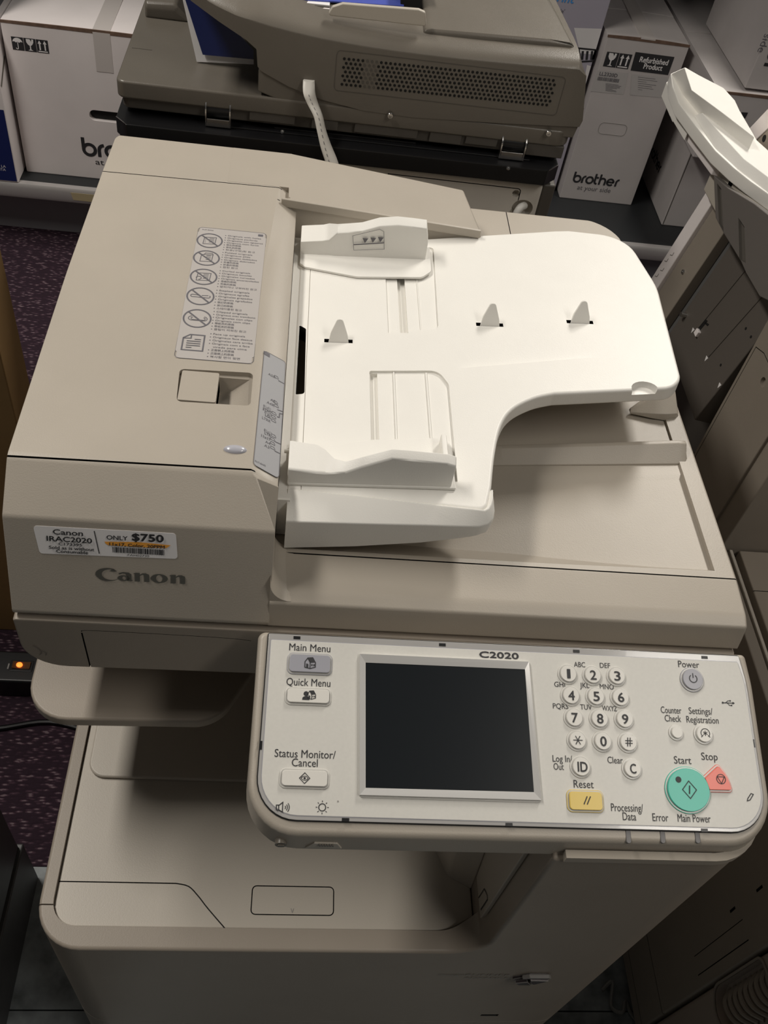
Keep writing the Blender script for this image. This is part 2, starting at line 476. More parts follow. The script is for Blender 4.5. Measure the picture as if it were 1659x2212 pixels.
def corner_cut(cx, cy, r, sx, sy):
    q = BM()
    a0 = {(1, 1): 0, (-1, 1): 90}[(sx, sy)]
    prism(q, FZ, [(cx + sx * r * 1.3, cy + sy * r * 1.3)] + ([(cx - sx * 0, cy + sy * r * 1.3)] if sx < 0 else [(cx + sx * r * 1.3, cy)])[:1] + arc(cx, cy, r, a0, a0 + 90, 10) + ([(cx + sx * r * 1.3, cy)] if sx < 0 else [(cx, cy + sy * r * 1.3)]), .70, .95)
    return q
c4 = BM(); box(c4, -.01, .1882, .10, .165, .78, .84)
cut(lid, c4, corner_cut(.515, .65, .05, 1, 1))
bm = BM()      # sheet guide bar and stop wedge on the lid
loft(bm, [[(x, yb, Pz(x) - .002), (x, yb, Pz(x) + .001), (x, yb + .0135, Pz(x) + h), (x, yb + .0175, Pz(x) + h), (x, yb + .026, Pz(x) - .002)] for x, yb, h in ((.22, .2900, .005), (.385, .2985, .0085), (.47, .3015, .0110), (.545, .3045, .0140), (.5535, .3060, .0120), (.5560, .3090, .005))])
bevel(bm, .0010, 2, 25)
mk('sheet_guide_bar', bm, BEIGE, lid)
bm = BM()
loft(bm, [[(x, y0, z0), (x, y1, z0), (x, y1, z1), (x, ym, z1), (x, y0 + .001, z1 - (z1 - z0) * .6)] for x, y0, y1, ym, z0, z1 in ((.514, .367, .372, .370, .8235, .8262), (.535, .3625, .385, .378, .8235, .8365), (.5475, .361, .395, .389, .8235, .8425), (.558, .364, .396, .391, .8235, .8400), (.5625, .368, .396, .391, .8235, .8255))])
bevel(bm, .0012, 2, 25)
mk('stop_wedge', bm, BEIGE, lid)
# feeder: left cover block
def xr(z):            # right-hand end leans in towards the top
    return .1890 - max(0, z - .8875) * 1.68
cp = rnd([(.1258, .7912), (.1558, .8735), (.1895, .8995), (.40, .9030), (.575, .8985), (.651, .8945), (.660, .872), (.662, .7912)], [.006, .007, .012, .5, .1, .008, .014, 0], 6)
bm = BM()
va = [bm.verts.new((.0012, y, z)) for y, z in cp]
vb = [bm.verts.new((xr(z), y, z)) for y, z in cp]
for i in range(len(cp)):
    bm.faces.new((va[i], va[(i + 1) % len(cp)], vb[(i + 1) % len(cp)], vb[i]))
bm.faces.new(va[::-1])
hi_ = [i for i, p in enumerate(cp) if p[1] >= .8874]
vl = {i: bm.verts.new((.1890, cp[i][0], .8875)) for i in hi_[1:-1]}
ring_ = [vb[i] if i not in vl else vl[i] for i in range(len(cp))]
bm.faces.new(ring_)
for i, j in zip(hi_, hi_[1:]):
    q_ = [vb[i], vb[j]] + ([vl[j]] if j in vl else []) + ([vl[i]] if i in vl else [])
    if len(q_) > 2: bm.faces.new(q_)
recalc(bm)
bevel(bm, .0032, 3, 40)
cover = mk('feeder_cover', bm, [BEIGE, DARKHOLE, LIGHT], COP)
g = []
b_ = BM(); ribbon(b_, FZ, [(-.01, .1888), (.171, .1912), (.21, .1885)], .0014, .8, .92, mi=1)
inner = BM(); loft(inner, [[(-.02, y, z - .0018) for y, z in cp], [(.25, y, z - .0018) for y, z in cp]])
def groove(pts, w, depth=.0018):
    q = BM(); ribbon(q, FZ, pts, w, .80, .93, mi=1)
    a = mk('groove', q, [DARKHOLE, DARKHOLE], wn=False)
    k = BM(); loft(k, [[(-.05, y, z - depth) for y, z in cp], [(.26, y, z - depth) for y, z in cp]])
    cut(a, k)
    out = BM(); out.from_mesh(a.data); me = a.data; bpy.data.objects.remove(a); bpy.data.meshes.remove(me)
    for f in out.faces: f.material_index = 1
    return out
b_.free(); inner.free()
cut(cover, groove([(-.01, .1888), (.171, .1912), (.21, .1885)], .0014))
cut(cover, groove([(-.01, .5690), (.1775, .5730), (.1805, .5705), (.1785, .5530), (.1700, .5510)], .0012))
bm = BM()      # fillet that runs from the cover into the base lid
fil = [(.1880, .8150)] + [(.1880 + .016 - .016 * math.cos(math.radians(a)), .8200 + .018 - .018 * math.sin(math.radians(a))) for a in range(0, 91, 10)] + [(.2040, .8150)]
loft(bm, [[(x, .1350 + (z - .82) * .10, z - .0016) for x, z in fil], [(x, .1420, z + .0010) for x, z in fil], [(x, .182, z + .0042) for x, z in fil]])
mk('cover_fillet', bm, BEIGE, cover)
cut(cover, corner_cut(.0290, .6340, .0280, -1, 1))
# latch pocket with pull block
frT = Fr((0, 0, .9018), (1, 0, 0), (0, 1, 0))
pk = [frT.loc(at(x, y, 2, .901)) for x, y in ((388, 797), (547, 806), (541, 876), (381, 866))]
bm2 = BM(); prism(bm2, FZ, rnd(pk, .004, 4), .897, .93, 0)
cut(cover, bm2)
px0 = (pk[0][0] + pk[3][0]) / 2; px1 = (pk[1][0] + pk[2][0]) / 2; py0 = pk[3][1]; py1 = pk[0][1]
pm = px0 + (px1 - px0) * .535
bm2 = BM()
loft(bm2, [[(pm, py0 + .0015, .8975), (px1 - .002, py0 + .0015, .8975), (px1 - .002, py1 - .0015, .8975), (pm, py1 - .0015, .8975)][::1],
           [(pm, py0 + .004, .882), (px1 - .012, py0 + .006, .886), (px1 - .016, py1 - .004, .886), (pm, py1 - .003, .880)]])
cut(cover, bm2)
bm = BM(); prism(bm, FZ, rect(px0 + .0012, pm, py0 + .0012, py1 - .0012, .0015, 3), .882, .9014); bevel(bm, .0007, 2, 50)
mk('cover_latch', bm, BEIGE, cover)
bm = BM()
pc = at(508, 970, 2, .9005)
V = []
for k in range(5):
    t = k / 4 * math.pi / 2
    V.append([(pc.x + .0085 * math.cos(t) * math.cos(a), pc.y + .0042 * math.cos(t) * math.sin(a), .8998 + .0028 * math.sin(t)) for a in [2 * math.pi * j / 24 for j in range(24)]])
V[-1] = [(pc.x + .0002 * math.cos(2 * math.pi * j / 24), pc.y + .0001 * math.sin(2 * math.pi * j / 24), .9026) for j in range(24)]
loft(bm, V)
mk('indicator_lens', bm, node_mat('frosted_lens', (.47, .47, .52), .2, coat=.5), cover)

# instruction label on the cover
L = [at(430, 487, 2, .9022), at(575, 503, 2, .9022), at(548, 786, 2, .9022), at(376, 770, 2, .9022)]
lx0 = (L[0].x + L[3].x) / 2; lx1 = (L[1].x + L[2].x) / 2; ly1 = (L[0].y + L[1].y) / 2; ly0 = (L[2].y + L[3].y) / 2
frL = Fr((lx0, ly0, .9031), (1, 0, -.0), (0, 1, .0))
LW, LH = lx1 - lx0, ly1 - ly0
def coverz(y):
    for (a, za), (b, zb) in zip(cp, cp[1:]):
        if a <= y <= b: return za + (zb - za) * (y - a) / max(1e-9, b - a)
    return .9
class FrCover:      # follows the slightly crowned top of the cover
    def __call__(s, a, b, c=0):
        y = ly0 + b
        return Vector((lx0 + a, y, coverz(y) + c))
frL = FrCover()
bm = BM()
N = 24
out = rect(0, LW, 0, LH, .004, 4)
prof_y = [LH * k / N for k in range(N + 1)]
for k in range(N):      # thin film in strips so that it follows the crown
    y0, y1 = prof_y[k], prof_y[k + 1]
    i0 = .0012 if k in (0, N - 1) else 0
    flat(bm, frL, [(i0, y0), (LW - i0, y0), (LW - i0, y1), (i0, y1)], .0003)
lab = mk('instruction_label', bm, LABEL, cover, wn=False)
bm = BM()
line(bm, frL, rect(0, LW, 0, LH, .004, 4), .0004, .0004, True)
text(bm, 'FU7-8446', frL, .0035, LH - .0045, .0016, .010, 'LEFT', .0005)
flat(bm, frL, [(LW - .0075, LH - .0028), (LW - .003, LH - .0028), (LW - .003, LH - .0060), (LW - .0075, LH - .0060)], .0005)
groups = [((487, 506), ['Originals with holes', 'Originaux perforés', 'Originales con agujeros', 'Originais com furos', '帶孔的原稿', '带孔的原稿', '천공(구멍)된 원고']),
          ((481, 544), ['Folded originals', 'Originaux pliés', 'Originales doblados', 'Originais dobrados', '折疊的原稿', '折叠的原稿', '접힌 원고']),
          ((475, 585), ['Curled originals', 'Originaux bouclés', 'Originales curvados', 'Originais encaracolados', '卷曲的原稿', '弯曲的原稿', '말리거나 구부러진 원고']),
          ((468, 628), ['Stapled originals', 'Originaux agrafés', 'Originales grapados', 'Originais agrafados', '裝訂的原稿', '装订的原稿', '스테이플된 원고']),
          ((462, 673), ['Clipped originals', 'Originaux avec trombone', 'Originales con clips', 'Originais com clips', '帶紙夾的原稿', '带纸夹的原稿', '클립이 끼워진 원고']),
          ((455, 720), ['Face up originals', 'Originaux face dessus', 'Originales cara arriba', 'Originais com a face', '  virada para cima', '正面朝上的原稿', '正面朝上的原稿', '복사할 면이 윗면'])]
ends = [(485, 538), (478, 577), (470, 620), (462, 666), (455, 710), (447, 768)]
def llo(p):
    q = at(p[0], p[1], 2, .9025); return q.x - lx0, q.y - ly0
for (p, ls), e in zip(groups, ends):
    (xa, ya), (xb, yb) = llo(p), llo(e)
    for i, s in enumerate(ls):
        t = i / (len(ls) - 1)
        yy = ya + (yb - ya) * t - .0012
        w = {4: None}.get(i)
        n = len(s)
        wid = min(.0322, n * .00150) if ord(s[0]) < 300 else n * .0026
        if not s.startswith('  '):
            flat(bm, frL, circle(xa + .0003, yy + .0009, .0005, 8), .0005)
        text(bm, s.strip(), frL, xa + .0022 + (.001 if s.startswith('  ') else 0), yy, .0021, wid, 'LEFT', .0005)
mk('printed_text', bm, INKG, lab, wn=False)
# six pictograms
bm = BM()
ic = [(453, 518), (446, 557), (440, 599), (433, 641), (426, 688)]
for k, p in enumerate(ic):
    cx, cy = llo(p); rx, ry = .0110, .0112
    line(bm, frL, circle(cx, cy, rx, 32, ry), .0013, .0005, True)
    line(bm, frL, [(cx - rx * .72, cy + ry * .70), (cx + rx * .72, cy - ry * .70)], .0013, .0006)
    if k < 3:
        s = [.0055, .0052, .0058][k]
        line(bm, frL, [(cx - s, cy - .0058), (cx + s * .9, cy - .0050), (cx + s, cy + .0058), (cx - s * .9, cy + .0050)], .0006, .0005, True)
        for j in range(4):
            line(bm, frL, [(cx - s * .1, cy + .0036 - .002 * j), (cx + s * .7, cy + .0040 - .002 * j)], .0005, .0005)
        if k == 1: line(bm, frL, [(cx - .0025, cy + .005), (cx - .0015, cy + .0078), (cx + .0045, cy + .0078), (cx + .0055, cy + .0055)], .0006, .0005)
        if k == 2: line(bm, frL, arc(cx - .0040, cy - .0022, .0022, -90, 180), .0007, .0005)
        if k == 0:
            for j in range(4): flat(bm, frL, circle(cx - .0038, cy + .0034 - .0022 * j, .0004, 6), .0005)
    elif k == 3:
        line(bm, frL, arc(cx - .0065, cy + .0002, .0016, 90, 270, 8) + arc(cx + .0065, cy, .0016, -90, 60, 8), .0007, .0005)
        line(bm, frL, [(cx - .0065, cy + .0018), (cx - .002, cy + .0014)], .0007, .0005)
        line(bm, frL, [(cx + .001, cy + .0010), (cx + .0065, cy + .0016)], .0007, .0005)
    else:
        line(bm, frL, arc(cx - .0045, cy, .0026, 90, 270, 8) + arc(cx + .0055, cy, .0026, -90, 90, 8), .0006, .0005)
        line(bm, frL, arc(cx + .0050, cy - .0002, .0015, 90, -90, 8) + arc(cx - .0035, cy - .0002, .0015, 270, 90, 8), .0006, .0005)
cx, cy = llo((418, 739))
line(bm, frL, [(cx - .0085, cy - .0095), (cx + .0080, cy - .0095), (cx + .0080, cy + .0095), (cx - .0035, cy + .0095), (cx - .0085, cy + .0050)], .0012, .0005, True)
line(bm, frL, [(cx - .0085, cy + .0045), (cx - .0025, cy + .0050), (cx - .0025, cy + .0095)], .0010, .0005)
for j in range(4):
    line(bm, frL, [(cx - .0055, cy + .0015 - .0026 * j), (cx + (.0055 if j < 3 else -.001), cy + .0015 - .0026 * j)], .0008, .0006)
line(bm, frL, [(cx + .0005, cy + .0040), (cx + .0055, cy + .0040)], .0008, .0006)
mk('pictograms', bm, INKG, lab, wn=False)

# paper size label on the sloping edge of the cover
z0_, z1_ = .8876, .8985
def slope(px, py):     # the sloping face is nearly a plane through these three points
    p0 = Vector((xr(.8985), .20, .8985)); nn = Vector((z1_ - z0_, 0, xr(z0_) - xr(z1_)))
    return at_plane(px, py, p0, nn)
frE = Fr((xr(.8985) + .0004, .2, .8985), (xr(z0_) - xr(z1_), 0, z0_ - z1_), (0, 1, 0))
q = [frE.loc(slope(*p)) for p in ((570, 758), (616, 783), (601, 1035), (546, 1004))]
bm = BM(); flat(bm, frE, rnd(q, .003, 4), .0004)
el = mk('paper_size_label', bm, LABEL2, cover, wn=False)
bm = BM(); line(bm, frE, rnd(q, .003, 4), .0004, .0006, True)
def et(px, py): return frE.loc(slope(px, py))
for s, px, py, w, b in (('A5R', 586, 815, .0070, 0), ('A5', 588, 869, .0045, 0), ('A4R', 583, 876, .0070, 0), ('8½x5½', 576, 884, .0070, 0), ('STMT', 576, 891, .0080, .015), ('8½x14', 578, 897, .0065, 0),
                        ('LGL', 578, 903, .0055, .015), ('LTRR', 574, 910, .0075, 0), ('8½x11', 577, 936, .0065, 0), ('LTR', 577, 942, .0055, .015), ('11x17', 573, 949, .0080, .015), ('A4', 577, 960, .0045, 0), ('A3', 575, 968, .0045, 0), ('FU7-8445', 561, 1004, .0090, 0)):
    a, b_ = et(px, py)
    text(bm, s, frE, a, b_, .0028 if s != 'FU7-8445' else .0018, w, 'CENTER', .0006, 0, b)
for x0, y0, x1, y1 in ((600, 823, 613, 830), (598, 886, 609, 890), (593, 955, 606, 961), (592, 975, 604, 981)):
    line(bm, frE, [et(x0, y0), et(x1, y1)], .0008, .0006)
line(bm, frE, [et(597, 901), et(602, 903), et(603, 894), (et(610, 896))], .0009, .0006)
for px, py in ((596, 817), (594, 871), (596, 879), (591, 895), (590, 903), (590, 911), (590, 944), (588, 951), (588, 960), (588, 970)):
    a, b_ = et(px, py)
    line(bm, frE, [(a - .002, b_ - .0005), (a - .0018, b_ + .0018), (a + .001, b_ + .0018), (a + .002, b_), (a + .0018, b_ - .0006)], .0004, .0006, True)
a, b_ = et(575, 766); flat(bm, frE, [(a - .003, b_ - .002), (a + .003, b_ - .002), (a + .003, b_ + .002), (a - .003, b_ + .002)], .0006)
mk('printed_sizes', bm, INKG, el, wn=False)

# rear housing of the feeder
bm = BM()
hp = rnd([(.5425, .800), (.5490, .868), (.5515, .8996), (.575, .8985), (.651, .8945), (.660, .872), (.662, .800)], [0, 0, .003, .1, .008, .014, 0], 6)
def hx(y, z):
    t = max(0., min(1., (y - .55) / .09))
    return .393 - max(0, z - .83) * .27 - .008 * t * (z > .85)
def hz(x, y, z):
    k = max(0, min(1, (z - .84) / .05))
    return z - k * (x - .18) * (.065 + .045 * max(0, min(1, (y - .55) / .1)))
rings = [[(x, max(y, .5748), coverz(max(y, .5748)) + .00015 if z > .885 else z) for y, z in hp] for x in (.120, .1800)]
for f in (0, .25, .5, .75, 1):
    r_ = []
    for y, z in hp:
        x = .1808 + (hx(y, z) - .1808) * f
        r_.append((x, y, hz(x, y, z)))
    rings.append(r_)
loft(bm, rings)
bevel(bm, .004, 3, 40, lambda e: min(v.co.x for v in e.verts) > .1806)
hump = mk('feeder_rear_housing', bm, BEIGE, COP)
cut(hump, corner_cut(.3500, .6240, .0380, 1, 1))
bm = BM(); loft(bm, [[(x, y, z - .066 * (x - .18)) for y, z in ((.5478, .8930), (.5478, .9012), (.5505, .9016), (.5505, .8930))] for x in (.174, .374)])
mk('housing_flange', bm, BEIGE, hump, bev=.0006)

# price sticker and maker's name on the front
FN = Vector((0, -(.870 - .7985), (.1575 - .1285))).normalized()      # outward normal of the feeder front
frP = Fr((0, .1258, .7912), (1, 0, 0), (0, .0300, .0823))
def fp(px, py): return frP.loc(at_plane(px, py, frP.o, frP.n))
q = [fp(*p) for p in ((71, 1135), (380, 1152), (384, 1207), (86, 1195))]
bm = BM(); prism(bm, frP, rnd([q[3], q[2], q[1], q[0]], .0025, 4), 0, .0003)
st = mk('price_sticker', bm, PAPER, cover, wn=False)
u0 = (q[0][0] + q[3][0]) / 2; u1 = (q[1][0] + q[2][0]) / 2; v1 = (q[0][1] + q[1][1]) / 2; v0 = (q[2][1] + q[3][1]) / 2
bm = BM()
def sp(px, py): return fp(px, py)
for s, px, py, sz, w, b in (('Canon', 148, 1154, .0043, 64, .025), ('IRAC2020', 151, 1169, .0042, 97, .03), ('C173395', 153, 1177, .0022, 50, .02), ('Sold as is without', 156, 1186, .0026, 97, .03), ('Consumable', 157, 1193.5, .0026, 68, .03),
                            ('ONLY', 254, 1164.5, .0036, 45, .02), ('$750', 320, 1167.5, .0060, 67, .05), ('FAH02735', 300, 1200.5, .0017, 46, .0), ('11x17, Color, 20PPM', 297, 1180, .0026, 119, .03)):
    a, b_ = sp(px, py); text(bm, s, frP, a, b_, sz, sp(px + w / 2, py)[0] - sp(px - w / 2, py)[0], 'CENTER', .0011, 0, b)
line(bm, frP, [sp(204, 1146), sp(215, 1195)], .0006, .0006)
import random
rg = random.Random(4)
a0, b0 = sp(244, 1192); a1, b1 = sp(355, 1196)
x = a0
while x < a1:
    w = rg.choice((.0004, .0004, .0007, .001)); flat(bm, frP, [(x, b0), (x + w, b0), (x + w, b0 + .0046), (x, b0 + .0046)], .0007); x += w + rg.choice((.0004, .0006))
mk('sticker_text', bm, INK, st, wn=False)
bm = BM()
flat(bm, frP, [sp(226, 1169), sp(298, 1170), sp(369, 1177), sp(360, 1183), sp(300, 1181), sp(235, 1177), sp(229, 1174)], .0006)
mk('highlighter_stroke', bm, ORANGE, st, wn=False)
# maker's name built from shapes
bm = BM()
LX, LY = fp(207, 1250); RX, RY = fp(404, 1256)
Hs = (RX - LX) / 5.42
def glyph(pts_l, ox):
    for pts in pts_l:
        flat(bm, frP, [(LX + (ox + p[0]) * Hs, LY + p[1] * Hs * .62) for p in pts], .0006)
def crescent(cx, cy, rx, ry, cx2, rx2, ry2, a0, a1, n=24):
    o = [(cx + rx * math.cos(math.radians(a0 + (a1 - a0) * k / n)), cy + ry * math.sin(math.radians(a0 + (a1 - a0) * k / n))) for k in range(n + 1)]
    i = [(cx2 + rx2 * math.cos(math.radians(a0 + (a1 - a0) * k / n)), cy + ry2 * math.sin(math.radians(a0 + (a1 - a0) * k / n))) for k in range(n + 1)]
    for k in range(n): glyph([[o[k], o[k + 1], i[k + 1], i[k]]], 0)
crescent(.75, .62, .74, .76, .93, .56, .62, 62, 318)                      # C
glyph([[(1.06, 1.30), (1.30, 1.05), (1.00, .98), (.86, 1.06)]], 0)
def bowl(ox):                                                             # o
    crescent(ox + .50, .48, .50, .52, ox + .50, .20, .40, 0, 360, 32)
def nn(ox):                                                               # n
    glyph([[(0, .93), (.12, 1.0), (.36, 1.0), (.36, 0), (.06, 0), (.06, .86), (0, .86)]], ox)
    glyph([[(.36, .80), (.52, .98), (.70, 1.0), (.90, .86), (.92, .66), (.92, 0), (.62, 0), (.62, .72), (.54, .82), (.36, .66)]], ox)
crescent(1.66, .30, .36, .33, 1.70, .12, .20, 0, 360, 24)                 # a
glyph([[(1.86, .0), (2.14, .0), (2.20, .10), (2.12, .14), (2.12, .78), (1.96, .98), (1.62, 1.0), (1.36, .86), (1.42, .70), (1.62, .84), (1.80, .80), (1.86, .62)]], 0)
nn(2.26); bowl(3.28); nn(4.40)
mk('maker_name', bm, node_mat('grey_logo_ink', (.10, .098, .085), .4), cover, wn=False)

# ------------------------------------------------------------------ white document tray
TS = .064
def tz(x): return .868 + TS * (x - .2)
frD = Fr((.2, 0, .868), (1, 0, TS), (0, 1, 0))
def dp(px, py, h=0):
    """tray-plane coordinates"""
    return frD.loc(at_plane(px, py, frD(0, 0, h), frD.n))
tq = [(.195, .2035), (.3460, .1868), (.3525, .2114), (.3587, .2463), (.3672, .2783), (.3790, .2985), (.3990, .3130), (.4180, .3198), (.5170, .3315), (.5335, .3554), (.5410, .4938), (.5375, .5329), (.5215, .5606), (.494, .5696), (.4553, .5705), (.30, .5420), (.195, .5380)]
tp = [(p[0] - .2, p[1]) for p in tq]
cor = rnd([tp[0], tp[1]], 0)
crv = spline([tp[2], tp[3], tp[4], tp[5], tp[6], tp[7]], 5)
rgt = rnd([tp[7], (.3235, .3318), (.3345, .3440), (.3435, .480), (.3290, .5650), (.270, .5720)], [0, .02, .02, .1, .07, 0], 8)
outl = [tp[0]] + rnd([tp[0], tp[1], tp[2]], [0, .008, 0], 5)[1:-1] + crv[:-1] + rgt + [tp[14], tp[15], tp[16]]
clean = [outl[0]]
for p in outl[1:]:
    if (Vector(p[:2]) - Vector(clean[-1][:2])).length > .0012: clean.append(tuple(p[:2]))
bm = BM(); prism(bm, frD, clean, -.0155, 0); bevel(bm, .0028, 3, 50)
DT = mk('document_tray', bm, [WHITE, DARKHOLE, LABEL], COP)
# pockets, slots, trough
P = [BM() for _ in range(12)]
prism(P[0], frD, rnd([(.0775, .3930), (.1235, .4020), (.1268, .53), (.0775, .53)], [0, .006, .004, 0], 4), -.0016, .01)
prism(P[1], frD, rect(.0885, .0958, .394, .53), -.007, .01)
prism(P[2], frD, rnd([(.0600, .2150), (.1262, .2150), (.1275, .3272), (.1195, .3445), (.0600, .3412)], [0, 0, .012, .012, .002], 6), -.0022, .01)
prism(P[3], frD, rect(.0608, .0668, .215, .3405), -.006, .01)
for k, (x, y) in enumerate(((.0333, .3790), (.1710, .4098), (.2562, .4186))):
    prism(P[4 + k], frD, rect(x - .0125, x + .0125, y - .0018, y + .0030), -.009, .01, 1)
prism(P[7], frD, rnd([(-.0018, .3085), (.0056, .3095), (.0044, .3950), (-.0018, .4000)], [.001, .003, .003, .001], 4), -.02, .01, 1)
ribbon(P[8], frD, [(.0064, .18), (.0058, .5)], .0005, -.001, .01)
tv = [P[9].verts.new(frD(*p)) for p in ((.1285, .3440, .003), (.280, .3650, .003), (.288, .4135, .003), (.1290, .3985, .003))]
bv = [P[9].verts.new(frD(*p)) for p in ((.152, .358, -.0075), (.288, .3740, .0003), (.288, .4130, .0006), (.1300, .3980, .0006))]
P[9].faces.new(tv); P[9].faces.new(bv[::-1])
for i in range(4): P[9].faces.new((bv[i], bv[(i + 1) % 4], tv[(i + 1) % 4], tv[i]))
nx, ny = dp(1393, 838)
prism(P[10], frD, circle(nx, ny - .001, .0110, 20, .0085), -.006, .01, 0, circle(nx, ny - .001, .0135, 20, .0110))
cut(DT, *P[:4]); cut(DT, *P[4:8]); cut(DT, P[8]); cut(DT, P[9], P[10])
P[11].free()
bm = BM()      # thin ribs in the guide pockets
for x, y0, y1 in ((.1075, .394, .53),): ribbon(bm, frD, [(x, y0), (x, y1)], .0009, -.0017, -.0009)
for x, y0, y1 in ((.0805, .216, .3425), (.1085, .216, .3425)): ribbon(bm, frD, [(x, y0), (x + .0005, y1)], .0012, -.0024, -.0010)
mk('pocket_ribs', bm, WHITE, DT)
bm = BM()      # front skirt
def sec(x, y, ang, w, zo, zb):
    """cross-section at a point of the crease, facing outward at an angle from the front"""
    z = tz(x); d = Vector((math.sin(math.radians(ang)), -math.cos(math.radians(ang)), 0))
    P0 = Vector((x, y, 0))
    def q(t, zz): p = P0 + d * t; return (p.x, p.y, zz)
    z -= .0010 * (ang > 20)
    return [q(-.006, z - .005), q(0, z + .0004), q(.0012, z - .0001), q(w - .0010, zo + .0010), q(w, zo - .0008), q(w - .0004, zb), q(-.006, zb)]
loft(bm, [sec(.1965, .2030, 0, .0250, .8590, .8275), sec(.25, .1972, 0, .0192, .8620, .8345), sec(.30, .1912, 0, .0132, .8650, .8440), sec(.330, .1878, 0, .0098, .8665, .8525), sec(.3400, .1868, 8, .0088, .8672, .8565), sec(.3445, .1872, 30, .0082, .8680, .8590), sec(.3475, .1892, 55, .0066, .8695, .8610), sec(.3497, .1935, 76, .0046, .8712, .8620), sec(.3512, .2010, 82, .0024, .8745, .8625), sec(.3520, .2080, 82, .0008, .8765, .8628)])
bevel(bm, .0010, 2, 50)
mk('front_skirt', bm, WHITE, DT)
bm = BM(); box(bm, .1894, .1985, .193, .538, .826, .8668)
mk('tray_inner_end', bm, WHITE, DT)
# small flip-up stoppers
for k, (x, y) in enumerate(((.0333, .3790), (.1710, .4098), (.2562, .4186))):
    fs = Fr(frD(x, y, 0), frD.u, (frD.n * .94 + Vector((0, 1, 0)) * .34))
    bm = BM(); prism(bm, fs, rnd([(-.0092, -.003), (.0092, -.003), (.0080, .006), (.0032, .0205), (-.0012, .0205), (-.0070, .008)], [0, 0, .01, .003, .003, .012], 5), -.0014, .0014)
    mk('flip_up_stopper', bm, WHITE, DT, bev=.0006, seg=2)
# rear width guide
bm = BM()
prism(bm, frD, rnd([(-.0045, .4905), (.0005, .4850), (.050, .4725), (.112, .4755), (.1215, .4860), (.1225, .5265), (-.0045, .5275)], [.003, .003, .02, .008, .008, .003, .002], 5), .0003, .0028)
bevel(bm, .0007, 2, 50)
RG = mk('width_guide', bm, WHITE, DT, label='rear width guide with the fill limit mark')
bm = BM()
top = [(.1950, .8830), (.2160, .8865), (.2215, .8885), (.2290, .8965), (.2400, .8985), (.2520, .9010), (.2680, .9080), (.2850, .9110), (.2990, .9110), (.3130, .9105), (.3165, .8955)]
thick = lambda x: .016 if x < .223 else (.0105 if x < .245 else .010)
loft(bm, [[(x, .5055, tz(x) + .001), (x, .5055 + .0015, zt - .001), (x, .507, zt), (x, .5050 + .024 - .0015 * 0, zt + .004), (x, .5300, tz(x) + .001)] if x < .224 else
          [(x, .5045, tz(x) + .001), (x, .5075, zt - .001), (x, .5085, zt), (x, .5180, zt + .003), (x, .5300, tz(x) + .001)] for x, zt in top])
bevel(bm, .0010, 2, 40)
wall = mk('guide_wall', bm, WHITE, RG)
bm = BM()
frG = Fr((0, .5042, .872), (1, 0, 0), (0, .10, 1))
gq = lambda px, py: frG.loc(at_plane(px, py, frG.o, frG.n))
def onwall(px, py): p = gq(px, py); return (p[0], p[1])
line(bm, frG, [onwall(764, 539), onwall(762, 508), onwall(820, 494), onwall(829, 499), onwall(830, 537)], .0004, .0012, True)
line(bm, frG, [onwall(764, 527), onwall(830, 523)], .0011, .0014)
for px, py in ((788, 524), (805, 523), (821, 522)):
    a, b_ = onwall(px, py); flat(bm, frG, [(a, b_), (a + .0028, b_ + .0052), (a - .0028, b_ + .0052)], .0014)
mk('fill_limit_mark', bm, INKG, RG, wn=False)
# front width guide
bm = BM()
prism(bm, frD, rnd([(-.004, .2065), (.124, .2055), (.1225, .2560), (.118, .2600), (.060, .2555), (.030, .2480), (-.004, .250)], [.001, .001, .006, .004, .02, .02, .002], 5), .0003, .0028)
bevel(bm, .0007, 2, 50)
FG = mk('width_guide', bm, WHITE, DT, label='front width guide')
bm = BM()
top = [(.1955, .8850, .2350), (.2165, .8835, .2345), (.2230, .8835, .2300), (.2300, .8845, .2200), (.2385, .8862, .2160), (.2500, .8935, .2150), (.2705, .9045, .2145), (.2850, .9042, .2148), (.3135, .9030, .2150), (.3200, .9010, .2150)]
loft(bm, [[(x, .2070, tz(x) + .0005), (x, .2075, zt - .0015), (x, .2088, zt), (x, yb, zt + .003), (x, yb + .002, tz(x) + .0005)] for x, zt, yb in top])
bevel(bm, .0010, 2, 40)
wall = mk('guide_wall', bm, WHITE, FG)
bm = BM(); box(bm, .3135, .3180, .2170, .2540, .8765, .8880); mk('guide_end_rib', bm, WHITE, FG, bev=.001)
bm = BM(); tube(bm, [(.192, .2345, .8760), (.200, .2345, .8770), (.2035, .2345, .8745)], [.0016, .0018, .0006], 8); mk('guide_peg', bm, WHITE, FG)

# ------------------------------------------------------------------ control panel
PT = Vector((.19, .112, .807)); PV = Vector((0, .12, .039)).normalized()
frC = Fr(PT, (1, 0, 0), PV)
def cpn(px, py, h=0):
    return frC.loc(at_plane(px, py, frC(0, 0, h), frC.n))
bm = BM()
ho = rnd([(-.0085, -.1405), (.3755, -.1405), (.3745, -.020), (.3720, .0035), (-.0085, .0030)], [.036, .036, .1, .004, .006], 9)
hi = rnd([(-.0085, -.1375), (.3750, -.1375), (.3745, -.020), (.3720, .0035), (-.0085, .0030)], [.036, .036, .1, .004, .006], 9)
ho = rnd([(-.0085, -.1385), (.3755, -.1385), (.3745, -.020), (.3720, .0035), (-.0085, .0030)], [.036, .036, .1, .004, .006], 9)
hb = rnd([(-.0100, -.1475), (.3790, -.1475), (.3760, -.020), (.3720, .0035), (-.0085, .0030)], [.038, .038, .1, .004, .006], 9)
prism(bm, frC, hb, -.0275, -.0005, 0, ho)
bevel(bm, .004, 3, 50)
CPN = mk('control_panel', bm, [BEIGE, DARKHOLE], COP)
